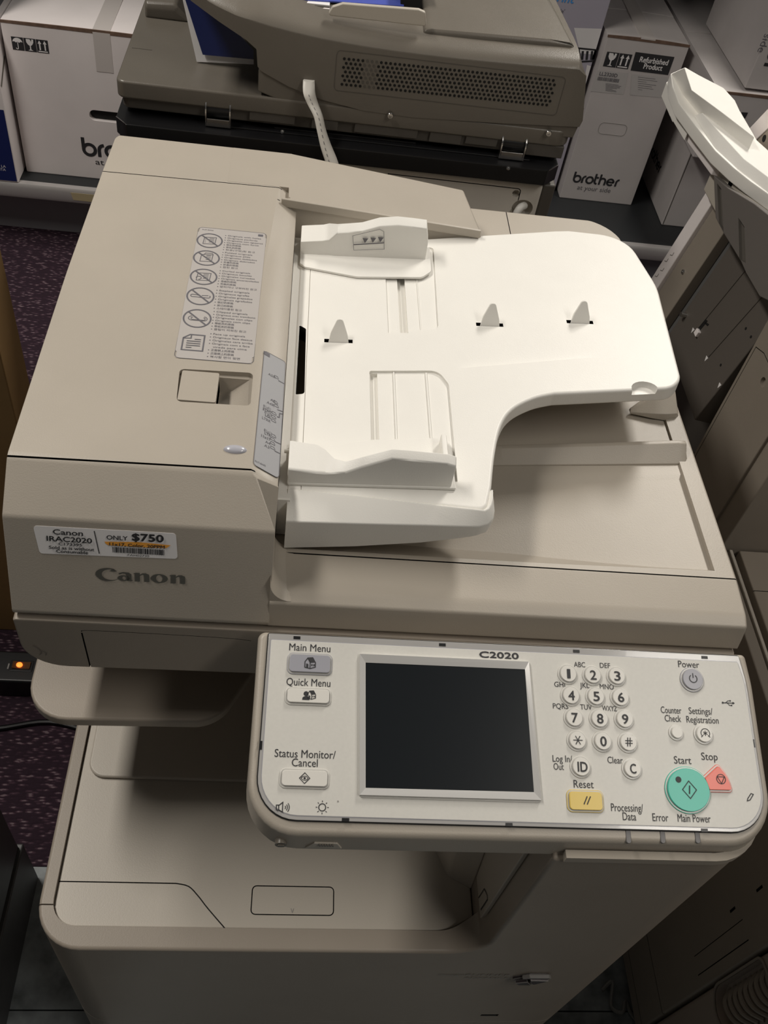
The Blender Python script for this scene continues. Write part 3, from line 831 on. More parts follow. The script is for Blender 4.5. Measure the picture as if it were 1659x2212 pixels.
bm = BM()      # clear edge of the overlay
fo = rnd([(-.0022, -.1292), (.3695, -.1300), (.3680, -.020), (.3645, .0012), (-.0008, .0008)], [.028, .028, .1, .001, .001], 9)
fi = rnd([(.0005, -.1262), (.3675, -.1272), (.3660, -.020), (.3625, -.0042), (.0012, -.0040)], [.026, .026, .1, .001, .001], 9)
prism(bm, frC, fo, -.001, .0022, 0)
ce = mk('clear_overlay_edge', bm, CLEAR, CPN, bev=.0006, seg=2)
for u, v in ((.020, -.0016), (.129, -.0016), (.2330, -.0016), (.3360, -.0016), (.060, -.1282), (.1755, -.1286), (.3200, -.1290)):
    bm = BM(); prism(bm, frC, rect(u - .0025, u + .0025, v - .0011, v + .0011), .0010, .0025); mk('overlay_clip', bm, BLACK, CPN)
for u, v in ((-.0012, -.080), (.3668, -.066)):
    bm = BM(); prism(bm, frC, rect(u - .0009, u + .0009, v - .003, v + .003), .0010, .0025); mk('overlay_clip', bm, BLACK, CPN)
bm = BM(); ribbon(bm, frC, fo, .0014, -.001, .0006, True); mk('overlay_gap', bm, DARKHOLE, CPN)
bm = BM(); ribbon(bm, frC, fi, .0007, .0010, .0024, True); mk('film_edge_line', bm, BTNG, CPN)
bm = BM(); prism(bm, frC, fi, .001, .0027); bevel(bm, .0004, 2, 50)
face = mk('panel_face', bm, [PANEL, DARKHOLE], CPN)
FH = .0027
frN = Fr(frC(0, 0, FH), frC.u, frC.v)
# screen
def quad(pts, r=0): return rnd(pts, r, 4)
b0 = quad([(.0680, -.1135), (.2005, -.1135), (.1965, -.0105), (.0655, -.0105)], .004)
b1 = quad([(.0690, -.1120), (.1990, -.1120), (.1950, -.0120), (.0670, -.0120)], .003)
bm = BM(); prism(bm, frN, b0, -.001, .0006, 0); 
mk('screen_surround', bm, PANEL, CPN, bev=.0003)
bm = BM()
o_ = quad([(.0690, -.1120), (.1990, -.1120), (.1945, -.0120), (.0665, -.0120)], 0)
i_ = quad([(.0733, -.1068), (.1942, -.1063), (.1915, -.0178), (.0712, -.0182)], 0)
ring_pts = [[frN(*p, .0004) for p in o_], [frN(*p, .0030) for p in [(a * .96 + b * .04, c * .96 + d * .04) for (a, c), (b, d) in zip(o_, i_)]], [frN(*p, .0013) for p in i_], [frN(*p, -.001) for p in i_]]
loft(bm, ring_pts, caps=False)
mk('screen_bezel', bm, CHROME, CPN, smooth=False, wn=False)
bm = BM(); prism(bm, frN, quad([(.0728, -.1073), (.1948, -.1068), (.1920, -.0173), (.0706, -.0177)], .002), -.001, .0011)
mk('screen', bm, SCREEN, CPN)

def lab_(s, px, py, cap, wpx, bold=0.):
    """legend on the panel: baseline centre at a place of the photograph"""
    bm = BM()
    a, b_ = cpn(px, py, FH)
    a0_, _ = cpn(px - wpx / 2, py, FH); a1_, _ = cpn(px + wpx / 2, py, FH)
    text(bm, s, frN, a, b_, cap * 1.13, a1_ - a0_, 'CENTER', .0003, 0, bold)
    mk('printed_legend', bm, INK, CPN, wn=False)
for s, px, py, cap, w in (('Main Menu', 669, 1407, .0050, 89), ('Quick Menu', 666, 1482, .0050, 95), ('Status Monitor/', 659, 1637, .0050, 132), ('Cancel', 658, 1656, .0050, 56),
                          ('Power', 1488, 1442, .0047, 45), ('ABC', 1252, 1441, .0036, 24), ('DEF', 1307, 1443, .0036, 22), ('GHI', 1209, 1484, .0036, 23), ('JKL', 1263, 1486, .0036, 20), ('MNO', 1311, 1489, .0036, 30),
                          ('PQRS', 1211, 1531, .0036, 33), ('TUV', 1266, 1533, .0036, 25), ('WXYZ', 1317, 1536, .0036, 32), ('Log In/', 1215, 1646, .0044, 42), ('Out', 1207, 1663, .0044, 22), ('Clear', 1329, 1649, .0044, 33),
                          ('Reset', 1261, 1702, .0050, 43), ('Processing/', 1355, 1753, .0050, 69), ('Data', 1360, 1772, .0050, 29), ('Error', 1427, 1774, .0050, 34), ('Main Power', 1500, 1776, .0050, 71),
                          ('Start', 1475, 1650, .0050, 37), ('Stop', 1533, 1642, .0050, 35), ('Counter', 1450, 1541, .0046, 44), ('Check', 1454, 1559, .0046, 35), ('Settings/', 1514, 1543, .0046, 51), ('Registration', 1518, 1562, .0046, 69)):
    lab_(s, px, py, cap, w)
lab_('C2020', 1078, 1422, .0042, 84, .05)
LET = BM()
def sym():
    global LET
    mk('printed_symbol', LET, INK, CPN, wn=False); LET = BM()
def pl_(pts, w=.0006, closed=False): line(LET, frN, [cpn(*p, FH) for p in pts], w, .0003, closed)
def pf_(pts): flat(LET, frN, [cpn(*p, FH) for p in pts], .0003)
pl_([(597, 1739), (602, 1739), (602, 1750), (597, 1750)], .0006, True); pl_([(602, 1740), (611, 1733), (610, 1754), (602, 1749)], .0006)
for k, r in enumerate((.0015, .0028, .0041)):
    a, b_ = cpn(612, 1744, FH); line(LET, frN, arc(a, b_, r, -42, 42, 6), .0005)
sym(); a, b_ = cpn(696, 1744, FH); line(LET, frN, circle(a, b_, .0024, 20), .0006, .0003, True)
for k in range(8):
    t = k * math.pi / 4; line(LET, frN, [(a + .0034 * math.cos(t), b_ + .0034 * math.sin(t)), (a + .0045 * math.cos(t), b_ + .0045 * math.sin(t))], .0005)
sym(); pl_([(1562, 1518), (1585, 1519)], .0006); pf_([(1582, 1516), (1587, 1519), (1582, 1522)]); pl_([(1567, 1518), (1572, 1514), (1577, 1514)], .0005); pl_([(1571, 1519), (1576, 1524), (1580, 1524)], .0005)
for px, py, r in ((1561, 1518, .0008), (1577, 1514, .0006), (1580, 1524, .0006)):
    a, b_ = cpn(px, py, FH); flat(LET, frN, circle(a, b_, r, 10))
sym(); pl_([(1622, 1714), (1627, 1716), (1620, 1728), (1614, 1730), (1615, 1725)], .0006, True)
mk('printed_symbol', LET, INK, CPN, wn=False)
bm = BM(); flat(bm, frN, circle(*cpn(730, 1731, FH), .0006, 8)); mk('ink_spot', bm, INKL, CPN, wn=False)

def button(name, outline, mats, h=.0028, ring=.0016, art=None, label=None):
    """key cap with its clear rim; art draws the symbol on top"""
    bm = BM()
    big = []
    L_, R_ = offs(outline, ring * 2, True)
    c_ = Vector((sum(p[0] for p in outline) / len(outline), sum(p[1] for p in outline) / len(outline)))
    rim = L_ if (L_[0] - c_).length > (R_[0] - c_).length else R_
    prism(bm, frN, [tuple(p) for p in rim], -.0005, .0010, 1)
    prism(bm, frN, outline, 0, h, 0)
    bevel(bm, .0005, 2, 50)
    if art:
        fa = Fr(frN(0, 0, h), frN.u, frN.v); art(bm, fa)
    o = mk(name, bm, mats, CPN, label=label)
    return o
def cap(px, py): return cpn(px, py, FH + .0025)
def rbox(px, py, w, h, r): a, b_ = cap(px, py); return rect(a - w / 2, a + w / 2, b_ - h / 2, b_ + h / 2, r, 5)
def rcirc(px, py, d): a, b_ = cap(px, py); return circle(a, b_, d / 2, 28)
def house(bm, fa, a, b_, s, mi=2):
    line(bm, fa, [(a - 1.0 * s, b_ - .9 * s), (a - 1.0 * s, b_ + .2 * s), (a - .5 * s, b_ + .9 * s), (a, b_ + .05 * s), (a, b_ - 1.1 * s)], .16 * s, .0003, True, mi)
    flat(bm, fa, [(a - .5 * s, b_ + 1.0 * s), (a + .5 * s, b_ + 1.1 * s), (a + 1.05 * s, b_ + .15 * s), (a, b_ - .0 * s)], .0003, mi)
    line(bm, fa, [(a, b_ - 1.1 * s), (a + 1.0 * s, b_ - .8 * s), (a + 1.0 * s, b_ + .15 * s)], .16 * s, .0003, False, mi)
    for d in (.22, .62): flat(bm, fa, [(a + d * s, b_ - .62 * s), (a + (d + .24) * s, b_ - .56 * s), (a + (d + .24) * s, b_ - .22 * s), (a + d * s, b_ - .26 * s)], .0003, mi)
    flat(bm, fa, [(a - .75 * s, b_ - .9 * s), (a - .35 * s, b_ - 1.0 * s), (a - .35 * s, b_ - .25 * s), (a - .75 * s, b_ - .15 * s)], .0003, mi)
def a_house(bm, fa):
    a, b_ = cap(670, 1432); house(bm, fa, a, b_, .0038)
def a_quick(bm, fa):
    a, b_ = cap(673, 1501); house(bm, fa, a, b_, .0029)
    a, b_ = cap(661, 1503); flat(bm, fa, circle(a, b_ + .0014, .0018, 14), .0003, 2)
    flat(bm, fa, [(a - .0026, b_ - .0030)] + arc(a, b_ - .0020, .0026, 160, 20, 6, .0016) + [(a + .0026, b_ - .0030)], .0003, 2)
def a_status(bm, fa):
    a, b_ = cap(658, 1681); s = .0036
    line(bm, fa, [(a - s, b_), (a, b_ - s), (a + s, b_), (a, b_ + s)], .0005, .0003, True, 2)
    line(bm, fa, arc(a, b_ - .0012, .0026, 25, 155, 8, .0026) + arc(a, b_ + .0012, .0026, 205, 335, 8, .0026), .0004, .0003, True, 2)
    flat(bm, fa, circle(a, b_, .0008, 10), .0003, 2)
def a_txt(s, px, py, size, w=None, bold=.02):
    def f(bm, fa):
        a, b_ = cap(px, py); text(bm, s, fa, a, b_ - size / 2, size, w, 'CENTER', .0003, 2, bold)
    return f
BM3 = [BTN, RING, INK]
button('menu_key', rbox(669.5, 1433, .0296, .0128, .0025), [BTNG, RING, INK], art=a_house, label='grey main menu key with a house symbol')
button('menu_key', rbox(666, 1503, .0300, .0098, .0025), BM3, art=a_quick, label='white quick menu key')
button('status_key', rbox(658, 1681, .0315, .0105, .0025), BM3, art=a_status)
keys = [('1', 1228, 1455), ('2', 1281, 1458), ('3', 1333, 1460), ('4', 1234, 1502), ('5', 1288, 1504), ('6', 1341, 1506), ('7', 1241, 1550), ('8', 1296, 1552), ('9', 1350, 1553), ('*', 1248, 1599), ('0', 1303, 1601), ('#', 1358, 1603)]
for s, px, py in keys:
    if s in '0123456789':
        art = a_txt(s, px, py, .0072, .0023 if s == '1' else .0046, .022)
    elif s == '#':
        def art(bm, fa, px=px, py=py):
            a, b_ = cap(px, py); s_ = .0028
            for d in (-.3, .3):
                line(bm, fa, [(a - s_, b_ + d * s_ * 1.1), (a + s_, b_ + d * s_ * 1.1)], .0006, .0003, False, 2)
                line(bm, fa, [(a + d * s_ * 1.1 - .0003, b_ - s_ * 1.15), (a + d * s_ * 1.1 + .0003, b_ + s_ * 1.15)], .0006, .0004, False, 2)
    else:
        def art(bm, fa, px=px, py=py):
            a, b_ = cap(px, py)
            for t in (0, 60, 120):
                c_, s_ = math.cos(math.radians(t)) * .0035, math.sin(math.radians(t)) * .0035
                line(bm, fa, [(a - c_, b_ - s_), (a + c_, b_ + s_)], .0006, .0003 + t * 1e-6, False, 2)
    button('number_key', rcirc(px, py, .0122), BM3, art=art)
button('log_in_key', rcirc(1256, 1656, .0128), BM3, art=a_txt('ID', 1258, 1656, .0072, .0072))
button('clear_key', rcirc(1367, 1660, .0122), BM3, art=a_txt('C', 1367, 1660, .0070, .0044))
def a_reset(bm, fa):
    a, b_ = cap(1268, 1729)
    for d in (-.0012, .0012): line(bm, fa, [(a + d - .0014, b_ - .0028), (a + d + .0014, b_ + .0028)], .0007, .0003, False, 2)
button('reset_key', rbox(1266, 1730, .0242, .0125, .0025), [YELLOW, RING, INK], art=a_reset, label='yellow reset key')
def a_power(bm, fa):
    a, b_ = cap(1497, 1466); line(bm, fa, arc(a, b_, .0030, 125, 415, 16), .0006, .0003, False, 2); line(bm, fa, [(a, b_ + .0005), (a, b_ + .0042)], .0006, .0003, False, 2)
button('power_key', rcirc(1497, 1467, .0160), [BTNG, RING, INK], art=a_power, label='grey round power key')
button('counter_check_key', rcirc(1463, 1582, .0085), BM3)
def a_set(bm, fa):
    a, b_ = cap(1523, 1584)
    line(bm, fa, arc(a, b_, .0034, -40, 220, 14), .0005, .0003, False, 2)
    for t in (90, 210, 330, 30, 150, 270):
        c_, s_ = math.cos(math.radians(t)) * .0019, math.sin(math.radians(t)) * .0019; line(bm, fa, [(a, b_), (a + c_, b_ + s_)], .0005, .0003, False, 2)
    for t in (-40, 220): line(bm, fa, [(a + .0024 * math.cos(math.radians(t)), b_ + .0024 * math.sin(math.radians(t))), (a + .0046 * math.cos(math.radians(t)), b_ + .0046 * math.sin(math.radians(t)))], .0005, .0003, False, 2)
button('settings_key', rcirc(1522, 1585, .0122), BM3, art=a_set)
def a_start(bm, fa):
    a, b_ = cap(1489, 1706); s = .0062
    line(bm, fa, [(a - s * .86, b_), (a, b_ - s), (a + s * .86, b_), (a, b_ + s)], .0006, .0003, True, 2)
    line(bm, fa, [(a - .0004, b_ - .0030), (a + .0004, b_ + .0030)], .0009, .0003, False, 2)
    flat(bm, fa, circle(*cap(1465, 1684), .0022, 14), .0003, 2)
sa, sb = cap(1488, 1706)
button('start_key', circle(sa, sb, .0160, 40, .0152), [GREEN, RING, INK], art=a_start, label='round green start key')
def a_stop(bm, fa):
    a, b_ = cap(1557, 1683); line(bm, fa, circle(a, b_, .0034, 20), .0005, .0003, True, 2)
    line(bm, fa, [(a - .0027, b_ + .0016), (a + .0027, b_ + .0016), (a, b_ - .0032)], .0005, .0003, True, 2)
sq = [cap(*p) for p in ((1523, 1681), (1552, 1654), (1572, 1678), (1581, 1707), (1533, 1706))]
R_ = rnd([sq[4], sq[3], sq[2], sq[1], sq[0]], [.0005, .0012, .02, .0012, .0005], 4)
button('stop_key', R_, [RED, RING, INK], art=a_stop, label='coral red stop key')
# lamps and the small controls in the housing edge
for k, (px, nm) in enumerate(((1357, 'processing'), (1431, 'error'), (1506, 'power'))):
    a, b_ = cpn(px, 1798, 0)
    bm = BM(); prism(bm, frC, rect(a - .0018, a + .0018, b_ - .0075, b_ + .0040, .0016, 4), -.004, .0002)
    mk('status_lamp', bm, node_mat('smoked_lamp', (.17, .165, .165), .5), CPN, bev=.0004)
nH = (frC(0, -.1385, -.0005) - frC(0, -.1475, -.0275)).normalized()
frH = Fr(frC(0, -.1385, -.0005), (1, 0, 0), nH)
bm = BM(); prism(bm, frH, [(.034, -.0210), (.060, -.0210), (.056, -.0120), (.040, -.0120)], -.004, .0012)
dial = mk('contrast_dial_recess', bm, LIGHT, CPN, bev=.0005)
bm = BM()
for k in range(6): prism(bm, frH, rect(.0435 + .0018 * k, .0446 + .0018 * k, -.0150, -.0122), 0, .0022)
mk('contrast_dial', bm, TAUPE, dial)
bm = BM(); prism(bm, frH, circle(.017, -.0165, .0042, 20), -.004, .0012); prism(bm, frH, rect(.0145, .0195, -.0185, -.0152, .001), .001, .002)
mk('volume_dial', bm, TAUPE, CPN, bev=.0003)
bm = BM(); ribbon(bm, FZ, [(.4105, -.0235)] + [(.4105 + .012 * k, -.0235) for k in range(1, 10)] + arc(.523, .017, .0405, -90, 0, 8) + [(.5635, .08)], .0060, .7420, .7500)
mk('panel_support_lip', bm, BEIGE, COP)

# ------------------------------------------------------------------ second copier behind, seen from its back
RC = thing('photocopier', 'dark taupe office copier with a raised feeder and vent holes, standing behind the large one', 'photocopier', (.24, 1.05, 0))
bm = BM(); box(bm, -.020, .500, .812, 1.36, .05, .800)
rb = mk('rear_body', bm, [node_mat('off_white_body', (.70, .66, .60), .45, bump=.2), DARKHOLE], RC, bev=.004)
c1 = BM(); c2 = BM(); c3 = BM()
frB = Fr((0, .812, 0), (1, 0, 0), (0, 0, 1))
ribbon(c1, frB, rnd([(.30, .7935), (.4720, .7920), (.4725, .60), (.30, .60)], [0, .004, 0, 0], 4), .0012, -.002, .004, True, 1)
prism(c2, frB, circle(.4685 - .0015, .7850, .0050, 20), -.012, .004)
prism(c3, frB, circle(.4800, .7655, .0140, 24, .0120), -.014, .004)
cut(rb, c1, c2, c3)
bm = BM(); box(bm, .500, .5170, .815, 1.36, .05, .800); mk('side_cover', bm, TAUPE2, RC, bev=.003)
bm = BM(); box(bm, -.030, -.020, .815, 1.36, .05, .806); mk('side_cover', bm, LIGHT, RC, bev=.003)
# black platen frame
bm = BM()
po = [(-.0325, .817), (-.0185, .800), (.4960, .800), (.5130, .817), (.5130, 1.36), (-.0325, 1.36)]
prism(bm, FZ, po, .8060, .8270); bevel(bm, .0016, 2, 40)
pf = mk('platen_frame', bm, BLACK, RC)
bm = BM(); prism(bm, FZ, [(.10, .818), (.475, .818), (.475, .86), (.10, .86)], .8268, .8290); mk('frame_step', bm, BLACK, pf, bev=.0006)
bm = BM(); ribbon(bm, FZ, [(.155, .826), (.33, .826)], .0022, .8288, .8310); mk('frame_rib', bm, BLACK, pf, bev=.0004)
for x in (-.0255, .5050):
    bm = BM(); s_ = 1 if x < 0 else -1
    ribbon(bm, FZ, [(x - s_ * .0065, .8160), (x + s_ * .0065, .8012)], .0012, .8266, .8274); mk('bright_corner_edge', bm, STEEL, pf)
def screw(x, y, z, r, parent, n=(0, -1, 0)):
    n = Vector(n); u = n.orthogonal().normalized(); fr = Fr((x, y, z), u, n.cross(u))
    bm = BM(); loft(bm, [[fr(r * math.cos(t) * a, r * math.sin(t) * a, c) for t in [2 * math.pi * k / 14 for k in range(14)]] for a, c in ((1, 0), (1, r * .3), (.8, r * .6), (.3, r * .62), (.2, r * .35))])
    return mk('screw', bm, STEEL, parent)
for px, py in ((1098, 363), (610, 284)):
    q = at(px, py, 2, .8295); screw(q.x, q.y, q.z - .0005, .0026, pf, (0, -.5, .85))
# hinges
for k, (cx, w) in enumerate(((.0882, .0285), (.4500, .0300))):
    z0 = .8285; yc = .829
    bm = BM(); box(bm, cx - w / 2, cx + w / 2, yc - .0145, yc + .010, z0, z0 + .0035)
    box(bm, cx - w / 2 + .001, cx + w / 2 - .001, yc - .0150, yc - .0130, z0, z0 + .0095)
    hg = mk('lid_hinge', bm, STEEL, RC, bev=.0006)
    for s_ in (-1, 1):
        bm = BM(); fr = Fr((cx + s_ * w / 2, yc, z0), (0, 1, 0), (0, 0, 1))
        prism(bm, fr, [(-.0145, 0), (-.0150, .008)] + arc(-.001, .0150, .0140, 190, 10, 9) + [(.013, 0)], -.0008, .0008); mk('hinge_cheek', bm, STEEL, hg)
    bm = BM(); tube(bm, [(cx - w / 2 + .001, yc, z0 + .0155), (cx + w / 2 - .001, yc, z0 + .0155)], .0100, 16); mk('hinge_barrel', bm, BLACK, hg)
# lid slab
bm = BM()
so = rnd([(-.0300, .820), (.5200, .820), (.5200, 1.36), (-.0300, 1.36)], [.010, .018, .01, .01], 5)
prism(bm, FZ, so, .8480, .8690); bevel(bm, .003, 3, 50)
ls = mk('lid', bm, TAUPE, RC)
bm = BM(); prism(bm, FZ, rnd([(-.026, .827), (.516, .824), (.516, 1.35), (-.026, 1.35)], .01, 4), .8335, .8485)
lu = mk('lid_underside', bm, TAUPE2, ls, bev=.002)
for x0, x1, z in ((.125, .180, .838), (.20, .232, .8365), (.252, .33, .8375), (.345, .385, .836), (.39, .43, .8385), (.468, .515, .8330)):
    bm = BM(); box(bm, x0, x1, .8215, .835, z, .8485); mk('lid_rib', bm, TAUPE2, ls, bev=.001)
# raised band under the feeder, lower edge of the back cover
bm = BM()
low = [(.1345, .874), (.1500, .8690), (.1900, .8575), (.2600, .8530), (.3100, .8540), (.42, .8570), (.5220, .8610), (.5255, .8800), (.5255, .90), (.1345, .90)]
prism(bm, Fr((0, .8245, 0), (1, 0, 0), (0, 0, 1)), low, -.40, .0030); bevel(bm, .002, 2, 40)
mk('lid_back_cover', bm, TAUPE, ls)
# feeder body: back outline drawn in the front view
cr = [(.030, 1.0060), (.0685, .9740), (.0960, .9610), (.1330, .9510), (.1800, .9445), (.2200, .9410), (.2850, .9385), (.36, .9385), (.44, .9405), (.5050, .9430)]
bo = spline(cr, 3) + [(.5155, .9380), (.5270, .8850), (.5250, .8770), (.4200, .8700), (.3200, .8650), (.2600, .8665), (.2100, .8740), (.1700, .8850), (.1380, .8990), (.1335, .9040), (.1318, .9230), (.1200, .9320), (.0900, .9480), (.0600, .9660), (.025, 1.000)]
frR = Fr((0, .8195, 0), (1, 0, 0), (0, 0, 1))
up = []
bm = BM()
n0 = len(spline(cr, 3))
rings = []
for y, sh, rise in ((.8195, 0, 0), (.8205, .0, .0018), (.8245, .0, .0062), (.8320, .0, .0100), (.8460, .0, .0132), (.8700, -.002, .0150), (.96, -.010, .0170), (1.12, -.022, .0170), (1.26, -.030, .0100)):
    r_ = []
    for i, (x, z) in enumerate(bo):
        zz = z + (rise if i < n0 else 0)
        xx = x + sh * max(0, (x - .45) / .07) if x > .45 else x
        if i < n0 and x < .12: zz = z + rise * .55
        r_.append((xx, y, zz))
    rings.append(r_)
loft(bm, rings)
fb = mk('feeder_body', bm, [TAUPE, DARKHOLE], RC)
# vent panel with its holes
vx0, vx1, vz0, vz1 = .2290, .4845, .8920, .9300
def vz(x): return .0042 * (x - vx0) / (vx1 - vx0)
bm = BM()
fv_ = Fr((0, .8195, 0), (1, 0, 0), (0, 0, 1))
line(bm, fv_, rnd([(vx0 - .006, vz0 - .005), (vx1 + .008, vz0 - .0045), (vx1 + .008, vz1 + .0035), (vx0 - .006, vz1 + .003)], .005, 4), .0007, .0003, True)
mk('vent_outline', bm, TAUPE2, fb, wn=False)
hole = BM(); shallow = BM()
rows = 7; cols = 47; n_h = 0
pts_h = []
for j in range(rows):
    for i in range(cols):
        x = vx0 + .003 + i * .00535 + (.00267 if j % 2 else 0)
        z = vz0 + .0030 + j * .0049 + vz(x)
        if x < vx1 - .002: pts_h.append((x, z, .0 if not (.2555 + .0 < x < .2705) else 1))
for x, z, k in pts_h:
    flat(hole if not k else shallow, fv_, circle(x, z, .0017, 10), .0004)
vo = mk('vent_hole', hole, DARKHOLE, fb, wn=False); vo['kind'] = 'stuff'
vs_ = mk('vent_blind_hole', shallow, TAUPE2, fb, wn=False); vs_['kind'] = 'stuff'
for px, py in ((843, 250), (1185, 288)):
    q = at(px, py, 1, .8165); screw(q.x, .8172, q.z, .0040, ls)
bm = BM(); q = at(1238, 262, 1, .822); tube(bm, spline([(q.x, .830, q.z - .004), (q.x + .003, .824, q.z), (q.x + .001, .828, q.z + .006)], 4), .0022, 8); mk('clear_clip', bm, CLEAR, ls)
# top details: document guide, seam, cover hump
bm = BM()
gq_ = [(.210, 0), (.217, .0190), (.226, .0235), (.3130, .0205), (.3160, .0180), (.3170, .0), (.260, -.002)]
gq_ = [(at(px, py, 1, .842).x, at(px, py, 1, .842).z) for px, py in ((706, 34), (718, 15), (740, 8), (905, 21), (919, 27), (922, 58))]
prism(bm, Fr((0, .8420, 0), (1, 0, 0), (0, 0, 1)), rnd(gq_, .003, 4), -.006, 0); mk('feeder_guide', bm, LIGHT, fb, bev=.0014)
bm = BM()
loft(bm, [[(.3205 , y, .945), (.3215, y, .9535 + a), (.3300, y, .9560 + a), (.40, y, .9585 + a), (.47, y, .9610 + a * .8), (.4990 - s_, y, .9600 + a * .6), (.5100 - s_, y, .9470)] for y, a, s_ in ((.8480, -.0010, .002), (.8510, .0006, .002), (.90, .0050, .008), (1.0, .009, .018), (1.2, .009, .026))])
bevel(bm, .003, 2, 50)
mk('feeder_cover', bm, TAUPE, fb)
bm = BM(); box(bm, .2950, .3200, .90, 1.15, .955, .985); mk('feeder_inlet', bm, DARKHOLE, fb)
# left end: output tray walls on the lid
bm = BM()
loft(bm, [[(-.022 + .0, y, .868), (-.0205, y, .868 + h), (.018, y, .868 + h + .002), (.040, y, .868)] for y, h in ((1.000, .014), (1.004, .020), (1.10, .026), (1.30, .028))])
mk('output_wall', bm, TAUPE, ls, bev=.004)
bm = BM(); ribbon(bm, FZ, [(-.024, .9080), (.00, .9080)], .0008, .8688, .8693); mk('lid_seam', bm, TAUPE2, ls)

# papers in the second copier's output slot
def sheet(name, label, corners, th, mat, group=None):
    bm = BM(); a = [Vector(c) for c in corners]; n = (a[1] - a[0]).cross(a[2] - a[0]).normalized()
    loft(bm, [[p for p in a], [p + n * th for p in a]])
    return tag(mk(name, bm, mat, None, smooth=False, wn=False), label, 'paper', group)
pb_ = at(425, 133, 2, .8705); nb_ = Vector((0, -1, .22)).normalized()
def leaf(pts, lift):
    return [at_plane(px, py, pb_ + nb_ * lift, nb_) for px, py in pts]
sheet('printed_sheet', 'white sheet edge showing below the navy print under the raised feeder', leaf([(393, -8), (425, 133), (548, 139), (548, 108), (440, -8)], 0), .0008, PAPER)
sheet('printed_sheet', 'navy blue print hanging out under the raised feeder of the rear copier', leaf([(398, -8), (438, 118), (548, 128), (548, 108), (440, -8)], .004), .0008, BLUE)
sheet('printed_sheet', 'bright blue print lying in the rear copier feeder behind the pale guide', [at(610, -2, 2, .9590), at(872, 16, 2, .9590), at(872, -70, 2, .9590), at(570, -70, 2, .9590)], .0015, BLUE2)
for k in range(3):
    z = .9578 - .0010 * k
    sheet('loose_sheet', ['topmost', 'middle', 'lowest'][k] + ' of the thin sheet edges left of the pale guide on the rear copier', [at(600 + 10 * k, 2 + 5 * k, 2, z), at(712, 14 + 4 * k, 2, z), at(716, -60, 2, z), at(560, -60, 2, z)], .0012, [PAPER, TAUPE2, CARD][k], 'sheets in the rear feeder')

# white flat cable hanging from the second copier
bm = BM()
cc = [at(667, 176, 1, .815), at(668, 200, 1, .809), at(675, 222, 1, .806), at(687, 250, 1, .800), at(694, 280, 1, .795), at(704, 315, 1, .790), at(716, 348, 1, .785), at(728, 385, 1, .780)]
cc[0].y = .818
pth = spline([tuple(p) for p in cc], 5)
rings = []
for i, p in enumerate(pth):
    t = i / (len(pth) - 1); w = .0070 + .0009 * math.sin(t * 9)
    tw = .25 + .5 * math.sin(t * 4)
    rings.append([Vector(p) + Vector((w * math.cos(a) * math.cos(tw) - .0042 * math.sin(a) * math.sin(tw), w * math.cos(a) * math.sin(tw) + .0042 * math.sin(a) * math.cos(tw), 0)) for a in [2 * math.pi * k / 12 for k in range(12)]])
loft(bm, rings)
cable = mk('feeder_cable', bm, node_mat('white_cable_sleeve', (.78, .75, .69), .4), RC)
bm = BM()
for i in range(4, len(rings) - 1):
    if i % 2:
        a, b = rings[i][8], rings[i][9]; c, d = rings[i + 1][8], rings[i + 1][9]
        o = Vector((-.0003, -.0006, 0)); m1 = a.lerp(b, .3); m2 = c.lerp(d, .3)
        f = bm.faces.new([bm.verts.new(v + o) for v in (m1, m1 + Vector((.0007, 0, 0)), m2 + Vector((.0007, 0, 0)), m2)])
sm = mk('cable_print', bm, INKG, cable, wn=False); sm['kind'] = 'stuff'
bm = BM()
pc = [Vector((.482, .8125, .7690)), Vector((.4765, .806, .7705)), Vector((.4725, .803, .7640)), Vector((.4715, .803, .752)), Vector((.471, .803, .730))]
tube(bm, spline([tuple(p) for p in pc], 5), [.0050] * 21, 10)
mk('cable_end', bm, node_mat('white_cable_jacket', (.76, .74, .70), .4), RC)

# ------------------------------------------------------------------ shelf and boxes
SH = thing('shelf_unit', 'long low black retail shelf with a silver front rail and dark kick plate', 'shelf', (.4, 2.0, 0))
SHZ = .160
bm = BM(); box(bm, -2.0, 2.4, 1.752, 2.40, SHZ - .02, SHZ); mk('shelf_deck', bm, node_mat('black_shelf_paint', (.018, .020, .022), .5), SH, bev=.001)
bm = BM()
loft(bm, [[(x, 1.735, .125), (x, 1.733, .132), (x, 1.733, .152), (x, 1.738, .1595), (x, 1.752, .1600), (x, 1.752, .125)] for x in (-2.0, 2.4)]); mk('front_rail', bm, node_mat('silver_rail', (.50, .48, .47), .3, metal=.4), SH)
bm = BM(); box(bm, -2.0, 2.4, 1.800, 1.812, .0, .14); mk('kick_plate', bm, node_mat('dark_grey_kick', (.27, .265, .29), .45), SH)
q0, q1 = at(155, 409, 1, 1.7325), at(193, 428, 1, 1.7325)
bm = BM(); prism(bm, Fr((0, 1.7329, 0), (1, 0, 0), (0, 0, 1)), [(q0.x, .1335), (q1.x + .03, .1325), (q1.x + .03, .1525), (q0.x - .004, .1525)], 0, .0004); mk('yellowed_tape', bm, node_mat('yellowed_tape', (.50, .42, .25), .3), SH, wn=False)
bm = BM(); box(bm, -2.0, 2.4, 2.385, 2.40, SHZ, 2.1); peg = tag(mk('pegboard', bm, node_mat('grey_pegboard', (.20, .20, .195), .6)), 'grey pegboard with rows of black holes rising behind the cartons', 'pegboard')
bm = BM(); fp_ = Fr((0, 2.385, 0), (1, 0, 0), (0, 0, 1))
p00 = at(1433, 4, 1, 2.385)
for i in range(-7, 6):
    for j in range(-9, 8):
        flat(bm, fp_, circle(p00.x + .0254 * i, p00.z + .0254 * j, .0036, 10), .0006)
